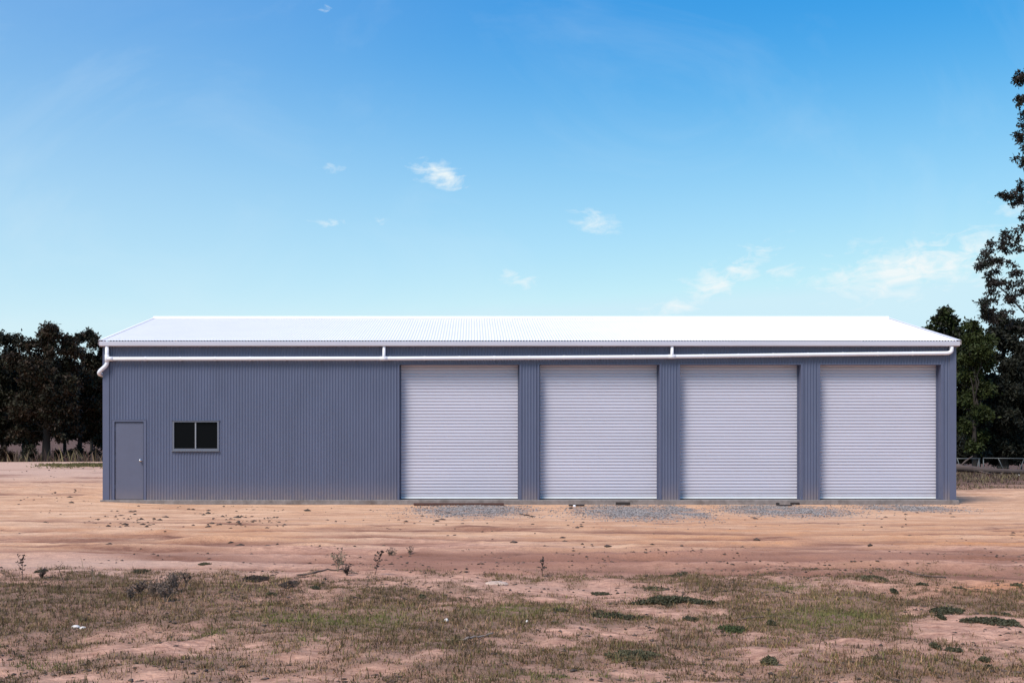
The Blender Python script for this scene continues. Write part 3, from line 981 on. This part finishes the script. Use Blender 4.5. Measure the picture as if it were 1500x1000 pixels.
# ------------------------------------------------------------------ weeds
WEEDC = mat('grey_dead_weed', (.125, .085, .066), .9, .25, 30)
WEEDD = mat('dark_dead_weed', (.055, .036, .028), .9, .2, 30)
WEEDP = mat('pale_dead_weed', (.20, .15, .10), .9, .2, 30)
WEEDG = mat('dark_green_leaf', (.058, .054, .029), .7, .25, 30, spec=.3)
WEEDO = mat('grey_green_leaf', (.088, .078, .042), .8, .25, 30, spec=.3)


def leafset(bb, base, n, size, rr, spread, up):
    for _ in range(n):
        d = Vector((rr.uniform(-1, 1), rr.uniform(-1, 1), rr.uniform(-.2, 1) * up)).normalized()
        p = base + Vector((rr.gauss(0, spread), rr.gauss(0, spread), abs(rr.gauss(0, spread))))
        s = d.orthogonal().normalized() * size * .3
        bb.quad(p, p + d * size * .5 + s, p + d * size, p + d * size * .5 - s)


def weed(px, py, h, nst, label, ms, ml, seed, spread=.05, seedhead=.03, group=None):
    rr = random.Random(seed)
    x, y = gpos(px, py)
    e = empty('weed', (x, y, gz(x, y) - .005), label, 'weed', group)
    st, lf = MB(), MB()
    for k in range(nst):
        hh = h * rr.uniform(.65, 1.0) if k else h
        a = rr.uniform(0, 6.28); sp = spread * rr.uniform(.3, 1.5)
        p0 = Vector((rr.gauss(0, .008), rr.gauss(0, .008), 0))
        p2 = Vector((math.cos(a) * sp, math.sin(a) * sp * .6, hh)); p1 = Vector((p2.x * .35, p2.y * .35, hh * .55))
        path = [Vector(q) for q in arc(p0, p1, p2, 6)]
        st.tube(path, [.0045 - .0004 * i for i in range(7)], 5)
        for i in range(2, 7):
            for _ in range(2 + (i > 4) * 3):
                leafset(lf, path[i], 1, seedhead * rr.uniform(.6, 1.2), rr, .006, 1.2)
        for _ in range(4):
            j = rr.randint(2, 5); q = path[j] + Vector((rr.uniform(-.05, .05), rr.uniform(-.04, .04), rr.uniform(.03, .08)))
            st.tube([path[j], q], [.003, .002], 4); leafset(lf, q, 4, seedhead * .8, rr, .008, 1.0)
    s = st.build('stem', ms, None); s.parent = e
    l = lf.build('foliage', ml, None); l.parent = e
    return e


weed(495, 839, .27, 4, 'pale dead weed with several stalks above a long dark stick', WEEDP, WEEDP, 1, .06)
weed(549, 843, .28, 1, 'single dark stalk of dead weed leaning on churned earth', WEEDD, WEEDD, 2, .07, .045)
weed(795, 841, .22, 1, 'short dark upright weed standing alone in the mauve earth', WEEDD, WEEDD, 3, .01, .04)
weed(33, 849, .25, 1, 'dark seed head stalk beside a round dead tuft at the grass edge', WEEDD, WEEDD, 4, .01, .04)
weed(93, 852, .20, 1, 'bare thin leaning stalk at the grass edge', WEEDD, WEEDD, 5, .08, .01)
weed(62, 847, .07, 6, 'round dead tuft beside a dark seed head stalk', WEEDD, WEEDD, 6, .06, .02)
weed(137, 853, .18, 2, 'thin forked dry weed at the grass edge', WEEDP, WEEDD, 7, .10, .012)
weed(272, 860, .11, 3, 'dark curled weed at the bare end of the dry weed clumps', WEEDD, WEEDD, 8, .06, .025)
weed(508, 844, .07, 5, 'small dark bushy weed at the end of a long stick', WEEDD, WEEDD, 9, .035, .025)
for i, (px, py, h) in enumerate([(222, 874, .14), (236, 876, .16), (249, 872, .20), (258, 868, .19), (205, 872, .11), (243, 884, .14), (190, 880, .10)]):
    weed(px, py, h, 7, 'grey brown dry weed clump at the end of the dense grass', WEEDC, WEEDC, 20 + i, .07, .022, 'dry weed clumps at the grass edge')
for i, (px, py) in enumerate([(500, 822), (575, 812), (600, 811), (570, 816)]):
    weed(px, py, .06, 3, 'tiny sprig of dry weed on the churned earth', WEEDP, WEEDD, 40 + i, .05, .02, 'tiny weed sprigs on the churned earth')


def mat_weed(px, py, wpx, hpx, n, label, m, seed, group=None, size=.024, up=.06):
    n = int(n * 1.7)
    """a creeping weed: a low mound of many leaves"""
    rr = np.random.default_rng(seed)
    x, y = gpos(px, py); s = y / FPX
    rx = wpx / 2 * s; ry = hpx / 2 * y * y / (FPX * 1.67) * .8
    a = rr.uniform(0, 6.283, n); r = np.sqrt(rr.random(n))
    r = r * (.65 + .5 * vnoise(np.cos(a) * 2 + seed * 3.1, np.sin(a) * 2 + seed))
    lx, ly = np.cos(a) * r * rx, np.sin(a) * r * ry
    z0 = gz(x, y)
    lz = height(x + lx, y + ly) - z0 + rr.random(n) * up * .6 * np.clip(1.1 - r, .15, 1)
    d = rr.normal(0, 1, (n, 3)); d[:, 2] = np.abs(d[:, 2]) * .9 + .1; d /= np.linalg.norm(d, axis=1)[:, None]
    t = np.cross(d, rr.normal(0, 1, (n, 3))); t /= np.linalg.norm(t, axis=1)[:, None]
    sz = size * rr.uniform(.5, 1.2, (n, 1))
    b0 = np.stack([lx, ly, lz], 1)
    V = np.stack([b0, b0 + d * sz * .5 + t * sz * .28, b0 + d * sz, b0 + d * sz * .5 - t * sz * .28], 1).reshape(-1, 3)
    F = (np.arange(4)[None] + 4 * np.arange(n)[:, None])
    o = np_mesh('creeping_weed', V, F, m)
    o.location = (x, y, z0)
    tag(o, label, 'weed', group)
    return o


mat_weed(1455, 913, 95, 17, 1500, 'wide dark green creeping weed on bare pink soil', WEEDG, 1)
mat_weed(1388, 895, 52, 10, 800, 'narrow dark green creeping weed next to the wider one', WEEDG, 2)
mat_weed(985, 882, 120, 10, 1300, 'long dark green creeping weed above a bare pink patch', WEEDG, 3, size=.04)
mat_weed(905, 902, 90, 6, 700, 'thin dark green runner of weed below a bare pink patch', WEEDG, 4)
mat_weed(1010, 905, 24, 9, 260, 'compact dark green weed at the end of a bare patch', WEEDG, 5)
mat_weed(930, 960, 90, 22, 900, 'grey green weed mat in thick grass', WEEDO, 6)
mat_weed(1070, 920, 44, 12, 500, 'bright green creeping weed on bare soil', mat('mid_green_leaf', (.055, .068, .024), .75, .25, 30, spec=.3), 7)
mat_weed(1127, 968, 24, 12, 380, 'round olive weed tuft standing out on bare pink soil', WEEDO, 8, up=.09)
mat_weed(423, 856, 32, 10, 420, 'dark round weed clump alone on the pale earth', WEEDD, 9, up=.08)
mat_weed(374, 848, 40, 7, 1000, 'flat dead brown weed on the pale earth above a round clump', WEEDD, 10)
mat_weed(1280, 848, 44, 9, 420, 'olive weed tuft between grass and a fallen branch', WEEDO, 11)
for i, (px, py, w, h) in enumerate([(1442, 962, 13, 6), (1447, 974, 13, 6), (1398, 951, 26, 8), (1370, 948, 14, 8), (1378, 906, 10, 7), (1475, 895, 12, 6), (1455, 896, 10, 5),
                                    (1130, 913, 12, 6), (1085, 918, 14, 6), (618, 872, 10, 6), (880, 891, 14, 6), (1405, 860, 12, 5), (1490, 858, 14, 5), (1350, 858, 16, 4), (1310, 863, 12, 4),
                                    (398, 872, 16, 5), (462, 862, 14, 5), (820, 893, 26, 7), (960, 858, 40, 6), (880, 862, 30, 6), (990, 840, 40, 6), (300, 830, 18, 4), (205, 838, 26, 5), (60, 838, 18, 4)]):
    mat_weed(px, py, w, h, 280, 'small dark weed tuft scattered on bare soil', WEEDG if i % 3 else WEEDO, 50 + i, 'small weed tufts on bare soil', .022, .04)

# ------------------------------------------------------------------ trees
LEAFA = mat('eucalypt_leaf_olive', (.03, .03, .018), .55, .2, 3, attr='tone', spec=.12)
TRK = mat('dark_bark', (.026, .019, .016), .9, .35, 4, .8, 12, stretch=(1, 1, .25))
TRKG = mat('grey_bark', (.11, .10, .095), .9, .35, 4, .8, 12, stretch=(1, 1, .25))


def tree(name, x, y, trunk_r, clumps, n_leaf, leaf, tone, label, seed, trunkmat=TRK, group=None, fork=.35, lean=(0, 0), tone2=None, size_k=1.0, base_dz=0.0, droop=.4):
    """clumps: list of (dx, dy, z, r, weight) relative to the trunk base"""
    rr = random.Random(seed); rg = np.random.default_rng(seed)
    z0 = gz(x, y) + base_dz
    e = empty(name, (x, y, z0), label, 'tree', group)
    top = max(c[2] for c in clumps)
    tb = MB()
    ht = top * .82
    tp = []
    for i in range(9):
        t = i / 8
        tp.append(Vector((lean[0] * t + .10 * top * .12 * math.sin(t * 5 + seed) * t, lean[1] * t + .1 * math.cos(t * 4 + seed) * t, -.25 + (ht + .25) * t)))
    tr = [trunk_r * (1.25 if i == 0 else 1) * (1 - .88 * i / 8) + .01 for i in range(9)]
    tb.tube(tp, tr, 9)
    anchors = set(range(len(clumps)))
    if len(clumps) > 40:                     # an open crown: a few limbs, thin twigs off them
        pts_ = [Vector(q[:3]) for q in clumps]; anchors = {max(range(len(clumps)), key=lambda k: clumps[k][2])}
        while len(anchors) < 17:
            anchors.add(max(range(len(clumps)), key=lambda k: min((pts_[k] - pts_[m]).length for m in anchors)))
    limbs = []
    order = sorted(range(len(clumps)), key=lambda k: (k not in anchors, abs(clumps[k][0])))
    for ki in order:
        dx, dy, z, r, w = clumps[ki]
        c = Vector((dx, dy, z))
        if ki not in anchors:
            s0 = min(limbs, key=lambda q: (q - c).length + (.6 if q.z > c.z + .3 else 0))
            mid = s0.lerp(c, .5) + Vector((rr.uniform(-.1, .1), rr.uniform(-.1, .1), .12)) * (c - s0).length
            tb.tube(arc(s0, mid, c + Vector((0, 0, -.1 * r)), 4), [.022, .018, .014, .010, .006], 5, cap=False)
            for _ in range(3):
                d = Vector((rr.gauss(0, 1), rr.gauss(0, 1), rr.gauss(0, .8))).normalized() * r * rr.uniform(.8, 1.5)
                tb.tube([c, c + d * .5 + Vector((0, 0, .03)), c + d], [.009, .007, .004], 4, cap=False)
            limbs.append(c)
            continue
        t0 = min(.92, max(fork, (z / ht) * rr.uniform(.45, .75)))
        k = t0 * 8; i = int(k); p0 = tp[i].lerp(tp[min(8, i + 1)], k - i)
        mid = p0.lerp(c, .5) + Vector((rr.uniform(-.1, .1), rr.uniform(-.1, .1), rr.uniform(-.02, .12))) * (c - p0).length
        path = [Vector(q) for q in arc(p0, mid, c, 6)]
        rb = min(trunk_r * .36, .02 + .012 * (c - p0).length)
        for q in path[1:-1]: q += Vector((rr.uniform(-1, 1), rr.uniform(-1, 1), rr.uniform(-1, 1))) * .05 * (c - p0).length
        tb.tube(path, [rb * (1 - .8 * j / 6) for j in range(7)], 6, cap=False)
        limbs += path[2:]
        for _ in range(4 if r > .5 else 2):
            d = Vector((rr.gauss(0, 1), rr.gauss(0, 1), rr.gauss(.3, .8))).normalized() * r * rr.uniform(.6, 1.05)
            s = path[rr.randint(4, 6)]
            tb.tube([s, s + d * .5 + Vector((0, 0, .08 * r)), s + d], [rb * .28, rb * .2, rb * .08], 4, cap=False)
    t = tb.build('trunk', trunkmat, None, smooth=True); t.parent = e
    # leaves: twig sprays inside each clump
    W = np.array([c[4] * (c[3] + .12) ** 2 for c in clumps]); W = W / W.sum()
    V = []; T = []
    for (c, wgt) in zip(clumps, W):
        dx, dy, z, r, w = c
        n = max(20, int(n_leaf * wgt)); nt = max(5, int(n / 22))
        d = rg.normal(0, 1, (nt, 3)); d /= np.linalg.norm(d, axis=1)[:, None]
        rad = r * rg.random(nt) ** .45
        lump = .75 + .5 * vnoise(d[:, 0] * 1.7 + seed + dx, d[:, 1] * 1.7 + d[:, 2] * 1.3 + dy)
        tc = np.array([dx, dy, z]) + d * (rad * lump)[:, None] * np.array([1.0, 1.0, .8])
        ttone = rg.uniform(.55, 1.5, nt); mixk = rg.random(nt)
        j = rg.integers(0, nt, n)
        p = tc[j] + rg.normal(0, 1, (n, 3)) * np.array([.16, .16, .12]) * size_k * min(1, .4 + r * .6)
        L = leaf * rg.uniform(.55, 1.25, (n, 1))
        d = rg.normal(0, 1, (n, 3)); d[:, 2] -= droop; d /= np.linalg.norm(d, axis=1)[:, None]
        s = np.cross(d, rg.normal(0, 1, (n, 3))); s /= np.linalg.norm(s, axis=1)[:, None]
        V.append(np.stack([p, p + d * L * .5 + s * L * .22, p + d * L, p + d * L * .5 - s * L * .22], 1))
        ct = np.array([tone]) * ttone[j][:, None]
        if tone2 is not None:
            ct = np.where((mixk[j] > .6)[:, None], np.array([tone2]) * ttone[j][:, None], ct)
        T.append(ct)
    V = np.concatenate(V).reshape(-1, 3); T = np.repeat(np.concatenate(T), 4, 0)
    F = np.arange(len(V)).reshape(-1, 4)
    o = np_mesh('crown', V, F, LEAFA, None, colors=T); o.parent = e
    return e


def fill(cl, n, rr):
    out = []
    cl = sorted(cl, key=lambda q: q[2])[:max(4, int(len(cl) * .72))]
    for _ in range(n):
        a = rr.choice(cl); q = rr.choice(cl); t = rr.uniform(.3, .7)
        out.append((a[0] * t + q[0] * (1 - t), rr.uniform(-1, 1) * 1.6, a[2] * t + q[2] * (1 - t) - .2, .5 * (a[3] + q[3]), .7))
    return out


def crown(px0, py0, Y, blobs, extra=0, seed=0):
    """clumps from picture-plane blobs (px, py, r_px, weight[, dy]) on a tree whose base stands at px0 and depth Y"""
    x0 = (px0 - 690) * Y / FPX; z0 = gz(x0, Y)
    rr = random.Random(seed); out = []
    for bl in blobs:
        px, py, r, w = bl[:4]; rm = r * Y / FPX
        dy = bl[4] if len(bl) > 4 else rr.uniform(-.9, .9) * min(rm * 1.6, 2.2)
        out.append(((px - 690) * Y / FPX - x0, dy, EYE + (645 - py) * Y / FPX - z0, rm, w))
    return x0, out + fill(out, extra, rr)


OL, BR, GR, DG = (.021, .019, .011), (.030, .019, .012), (.025, .033, .010), (.019, .020, .014)
# left group beyond the crest
x, c = crown(68, 0, 68, [(78, 492, 14, 1), (62, 505, 17, 1), (95, 506, 14, 1), (45, 512, 13, .9), (110, 520, 13, 1), (80, 522, 15, .55), (52, 528, 14, .7), (98, 540, 16, .9),
                         (30, 535, 16, 1), (70, 555, 20, 1.1), (40, 565, 20, 1.1), (100, 570, 20, 1), (75, 590, 22, 1), (45, 600, 20, 1), (102, 605, 18, .9), (25, 610, 16, .9),
                         (85, 625, 16, .7), (55, 632, 15, .7), (108, 632, 13, .6), (34, 640, 13, .8), (92, 645, 10, .6), (50, 648, 9, .5), (64, 480 + 12, 8, .7)], seed=1, extra=14)
tree('gum_tree', x, 68, .28, c, 46000, .21, BR, 'tallest rounded dark gum tree with thick straight trunk left of the shed', 11, tone2=OL, base_dz=.25)
x, c = crown(113, 0, 71, [(124, 496, 9, .8), (133, 503, 8, .7), (117, 503, 8, .7), (141, 510, 8, .8), (150, 520, 10, 1), (128, 535, 14, .8), (143, 545, 14, 1), (120, 560, 16, 1), (146, 570, 16, 1),
                          (130, 590, 18, 1.1), (150, 600, 15, 1), (118, 612, 14, .8), (140, 622, 15, .9), (148, 645, 11, .8), (122, 648, 8, .5), (160, 610, 16, 1), (128, 640, 11, .5), (165, 530, 16, 1), (165, 570, 18, 1)], seed=2, extra=10)
tree('gum_tree', x, 71, .17, c, 36000, .21, OL, 'sparse topped gum tree with forked leaning trunk against the shed wall', 12, tone2=BR, lean=(.6, 0), base_dz=.3)
x, c = crown(4, 0, 70, [(5, 505, 12, .9), (20, 505, 11, .8), (-15, 500, 16, 1), (-40, 510, 18, 1), (15, 525, 14, .9), (0, 540, 18, 1), (-30, 545, 22, 1), (15, 560, 18, 1), (-10, 575, 20, 1),
                        (20, 590, 16, 1), (0, 605, 18, 1), (-35, 590, 22, 1), (15, 625, 14, .9), (-10, 635, 15, .8), (5, 650, 11, .8), (20, 645, 9, .7), (-45, 625, 18, .8)], seed=3, extra=10)
tree('gum_tree', x, 70, .16, c, 34000, .21, OL, 'low spreading dark gum tree with slanting stem on the far side of the tallest gum', 13, lean=(.4, 0), base_dz=.3)
x, c = crown(134, 0, 76, [(135, 560, 14, 1), (150, 545, 16, 1), (128, 580, 14, 1), (145, 590, 16, 1), (160, 570, 18, 1), (138, 615, 14, .9), (155, 625, 14, .9), (175, 540, 20, 1), (190, 580, 22, 1)], seed=4, extra=8)
tree('gum_tree', x, 76, .11, c, 24000, .23, DG, 'slim gum tree with thin dark trunk just beyond the shed corner', 14, base_dz=.4)
# second row that closes the wood behind
for i, (pb, Y, bl, lab) in enumerate([
    (35, 84, [(35, 545, 22, 1), (15, 560, 22, 1), (55, 560, 22, 1), (30, 585, 24, 1), (60, 590, 22, 1), (10, 600, 22, 1), (40, 615, 20, 1), (70, 610, 18, .8), (25, 642, 13, 1), (58, 645, 9, .8), (40, 655, 9, .8), (-10, 575, 22, 1)], 'bushy dark tree in the second row between two gums'),
    (95, 86, [(95, 550, 22, 1), (78, 570, 22, 1), (112, 570, 22, 1), (98, 595, 24, 1), (122, 600, 20, 1), (80, 612, 18, .9), (108, 620, 16, .8), (100, 645, 9, .8), (130, 640, 12, .9), (142, 655, 8, .8)], 'round dark tree in the second row beside the thick trunk'),
    (-60, 78, [(-60, 510, 26, 1), (-85, 530, 26, 1), (-35, 540, 24, 1), (-60, 560, 28, 1), (-95, 575, 26, 1), (-40, 590, 24, 1), (-70, 610, 24, 1)], 'broad dark tree at the outer end of the wood'),
    (185, 82, [(185, 530, 24, 1), (165, 555, 24, 1), (205, 550, 24, 1), (185, 585, 26, 1), (160, 600, 22, 1), (215, 590, 24, 1)], 'dark tree standing wholly behind the shed wall end')]):
    x, c = crown(pb, 0, Y, bl, seed=30 + i, extra=8)
    tree('bushy_tree', x, Y, .15, c, 24000, .26, DG, lab, 60 + i, tone2=OL, base_dz=.4)
# shrubs under the left trees
for i, (pb, py, Y, r, lab) in enumerate([(44, 664, 67, 10, 'dark rounded shrub at the foot of the thick trunk'), (8, 668, 67, 13, 'dark shrub under the low spreading gum'),
                                         (113, 665, 69, 10, 'dark shrub at the foot of the forked gum'), (140, 668, 70, 9, 'dark shrub by the shed corner beyond the crest'), (85, 668, 72, 7, 'small brown shrub between two gum trunks')]):
    x, c = crown(pb, 0, Y, [(pb - r * .5, py, r * .6, 1), (pb + r * .5, py + 1, r * .6, 1), (pb, py - r * .5, r * .55, .8), (pb, py + 4, r * .7, 1)], seed=70 + i)
    e = tree('shrub', x, Y, .03, c, 1500, .15, BR if i % 2 else OL, lab, 80 + i, base_dz=.1)
    e['category'] = 'shrub'

for i, (pb, py, Y, r, lab) in enumerate([(1408, 655, 60, 14, 'black green shrub next to the shed behind the short pipe rail'), (1436, 650, 60, 17, 'dark shrub behind the gap between the two pipe rails'),
                                         (1466, 655, 60.5, 16, 'dense dark shrub under the bushy tree behind the long pipe rail'), (1496, 652, 60, 18, 'tall dark shrub beside the very tall gum')]):
    x, c = crown(pb, 0, Y, [(pb - r * .5, py, r * .7, 1), (pb + r * .5, py + 3, r * .7, 1), (pb, py - r * .7, r * .6, .8), (pb - 3, py + r * .7, r * .8, 1), (pb + 6, py + r * .9, r * .7, 1), (pb - r * .7, py + r, r * .6, 1)], seed=170 + i)
    e = tree('shrub', x, Y, .04, c, 7000, .19, DG, lab, 180 + i)
    e['category'] = 'shrub'
# right hand trees
x, c = crown(1388, 0, 62, [(1385, 456, 8, .8), (1380, 468, 11, .9), (1395, 470, 11, .9), (1368, 482, 9, .8), (1405, 486, 11, 1), (1385, 490, 14, 1), (1358, 492, 7, .5), (1415, 505, 13, 1), (1395, 512, 14, 1), (1375, 510, 14, 1),
                           (1420, 530, 15, 1), (1405, 545, 16, 1), (1385, 540, 16, 1), (1418, 570, 16, 1), (1400, 585, 16, 1), (1412, 610, 15, 1), (1385, 580, 18, 1), (1425, 495, 8, .8), (1408, 640, 13, .9)], seed=5, extra=8)
tree('leafy_tree', x, 62, .2, c, 40000, .20, GR, 'mid green leafy tree rising behind the roof end of the shed', 15, tone2=DG)
x, c = crown(1428, 0, 57, [(1425, 475, 8, .8), (1432, 488, 11, 1), (1420, 498, 10, 1), (1440, 500, 12, 1), (1430, 515, 14, 1), (1418, 525, 12, 1), (1440, 530, 14, 1), (1428, 550, 15, 1), (1440, 570, 14, .9), (1422, 585, 14, 1), (1434, 605, 14, 1), (1420, 625, 13, 1), (1438, 640, 12, 1), (1424, 655, 10, .9)], seed=6)
tree('leafy_tree', x, 57, .13, c, 20000, .19, (.029, .036, .011), 'brighter green small tree between the shed and the black green trees', 16, tone2=GR)
x, c = crown(1470, 0, 58.5, [(1462, 470, 12, .8), (1445, 462, 9, .6), (1480, 478, 13, 1), (1450, 490, 12, .9), (1495, 480, 14, 1), (1470, 500, 16, 1.1), (1490, 515, 18, 1.1), (1450, 525, 16, 1.1), (1470, 540, 18, 1.1), (1495, 550, 20, 1.1),
                           (1445, 560, 17, 1.1), (1470, 575, 20, 1.1), (1440, 595, 17, 1.1), (1490, 595, 20, 1.1), (1462, 610, 20, 1.1), (1430, 620, 15, 1.1), (1485, 630, 20, 1.1), (1450, 640, 18, 1.1), (1425, 648, 12, 1), (1470, 655, 16, 1),
                           (1510, 630, 20, 1), (1520, 580, 22, 1), (1525, 520, 22, 1), (1500, 660, 14, 1), (1438, 664, 10, 1)], seed=7, extra=14)
tree('bushy_tree', x, 58.5, .26, c, 76000, .20, DG, 'dense black green bushy tree behind the pipe rails', 17, tone2=(.028, .028, .022))
rl = random.Random(31)
lace = []
for _ in range(74):                                   # open lower crown
    py = rl.uniform(338, 478); lo = 1441 + 8 * math.sin(py * .09 + 1.2) + (16 if py < 352 else 0)
    px = lo + abs(rl.gauss(0, 34)); lace.append((px, py, rl.uniform(4, 9), rl.uniform(.10, .26)))
for (cx, cy, sx, sy, k) in [(1498, 122, 5, 16, 9), (1492, 150, 5, 6, 4), (1497, 186, 4, 10, 5), (1493, 206, 4, 8, 5), (1487, 226, 1, 4, 1), (1500, 165, 3, 4, 2), (1498, 240, 3, 6, 2),
                            (1492, 292, 6, 5, 5), (1497, 277, 4, 5, 4), (1481, 287, 4, 2, 3), (1469, 285, 3, 1, 2), (1503, 312, 5, 8, 3), (1500, 335, 6, 5, 4)]:
    for _ in range(k):
        lace.append((cx + rl.gauss(0, sx * .7), cy + rl.gauss(0, sy * .7), rl.uniform(3, 6.5), rl.uniform(.16, .32)))
lace += [(1560, 50, 34, .6), (1535, 95, 24, .6), (1590, 110, 34, .6), (1550, 150, 28, .6), (1600, 180, 34, .6), (1545, 215, 24, .5), (1590, 260, 34, .6), (1555, 330, 26, .5), (1600, 350, 34, .6), (1550, 400, 26, .5),
         (1600, 440, 34, .6), (1550, 470, 26, .5), (1525, 120, 12, .5), (1520, 190, 11, .5), (1525, 290, 12, .4)]
x, c = crown(1600, 0, 49, lace, seed=8)
tree('gum_tree', x, 49, .42, c, 44000, .145, (.028, .023, .021), 'very tall open crowned gum tree with drooping twigs towering over the shed', 18, trunkmat=TRK, tone2=DG, fork=.25, size_k=.8)
for i, (pb, Y, lab) in enumerate([(1600, 60, 'dark bushy tree added out of view for shading behind the very tall gum'), (1340, 78, 'dark tree hidden behind the shed roof end')]):  # the first tree stands out of view, added for shading
    x, c = crown(pb, 0, Y, [(pb + dx, py, 24, 1) for dx, py in ((0, 530), (-24, 550), (24, 550), (0, 580), (-28, 600), (28, 600), (0, 630))], seed=90 + i)
    tree('bushy_tree', x, Y, .18, c, 12000, .24, DG, lab, 95 + i)

# ------------------------------------------------------------------ fallen log and pipe rails on the right
LOGM = mat('log_bark', (.085, .060, .055), .95, .35, 5, .8, 20, stretch=(.3, 1, 1))
yl = 53.0
pl = []
for (px, py, rp) in [(1380, 686, 6.5), (1405, 685, 6), (1425, 687, 5), (1445, 689, 4.2), (1470, 690, 3.8), (1500, 691, 4), (1530, 694, 3)]:
    pl.append(((px - 690) * yl / FPX, yl, EYE + (645 - py) * yl / FPX, rp * yl / FPX))
b = MB(); c0 = Vector((pl[3][0], yl, gz(pl[3][0], yl)))
b.tube([Vector(p[:3]) - c0 for p in pl], [p[3] for p in pl], 12)
log = b.build('log_stem', LOGM, None, smooth=True)
le = empty('fallen_log', c0, 'long fallen grey log lying in dry grass under the dark trees', 'log'); log.parent = le
for (i, dx, dy, dz) in [(1, .5, -.3, .55), (2, .9, -.4, -.25), (4, -.5, -.3, -.3), (5, .4, -.3, .3), (3, -.3, -.4, -.3)]:
    b = MB(); p = Vector(pl[i][:3]) - c0; b.tube([p, p + Vector((dx * .5, dy * .5, dz * .6)), p + Vector((dx, dy, dz))], [.06, .04, .02], 6)
    bo = b.build('branch_stub', LOGM, None, smooth=True); bo.parent = le
GALV = mat('galvanised_pipe', (.115, .12, .12), .5, .15, 6, metallic=.3)
yf = 54.5
for (pa, pb_, pyt, label, gaps) in [(1392, 1436, 671.3, 'short galvanised pipe rail with braces next to the shed', [(1402, 1410), (1434, 1429)]),
                                    (1440, 1560, 670.6, 'long galvanised pipe rail with braces under the dark trees', [(1462, 1474), (1500, 1490), (1530, 1542)])]:
    xa, xb = (pa - 690) * yf / FPX, (pb_ - 690) * yf / FPX
    zt = EYE + (645 - pyt) * yf / FPX; zt2 = zt - (.05 if pa > 1438 else 0)
    g0 = gz((xa + xb) / 2, yf)
    e = empty('pipe_rail', ((xa + xb) / 2, yf, g0), label, 'fence')
    o3 = Vector(e.location)
    def part(nm, p, q, r):
        bb = MB(); bb.tube([Vector(p) - o3, Vector(q) - o3], r, 8); oo = bb.build(nm, GALV, None, smooth=True); oo.parent = e
    part('top_rail', (xa, yf, zt), (xb, yf, zt2), .021)
    for xp in (xa + .03, xb - .03):
        part('post', (xp, yf + .03, g0 - .15), (xp, yf + .03, zt), .022)
    for (p, q) in gaps:
        part('brace', ((p - 690) * yf / FPX, yf - .02, zt - .01), ((q - 690) * yf / FPX, yf - .02, g0 - .02), .018)
    part('lower_wire', (xa, yf, g0 + .42), (xb, yf, g0 + .40), .006)
rock('pale_stone', 1492, 697, .13, .10, .10, STONE, 'white stone lying at the foot of the fallen log', 'stone', 21, .1)
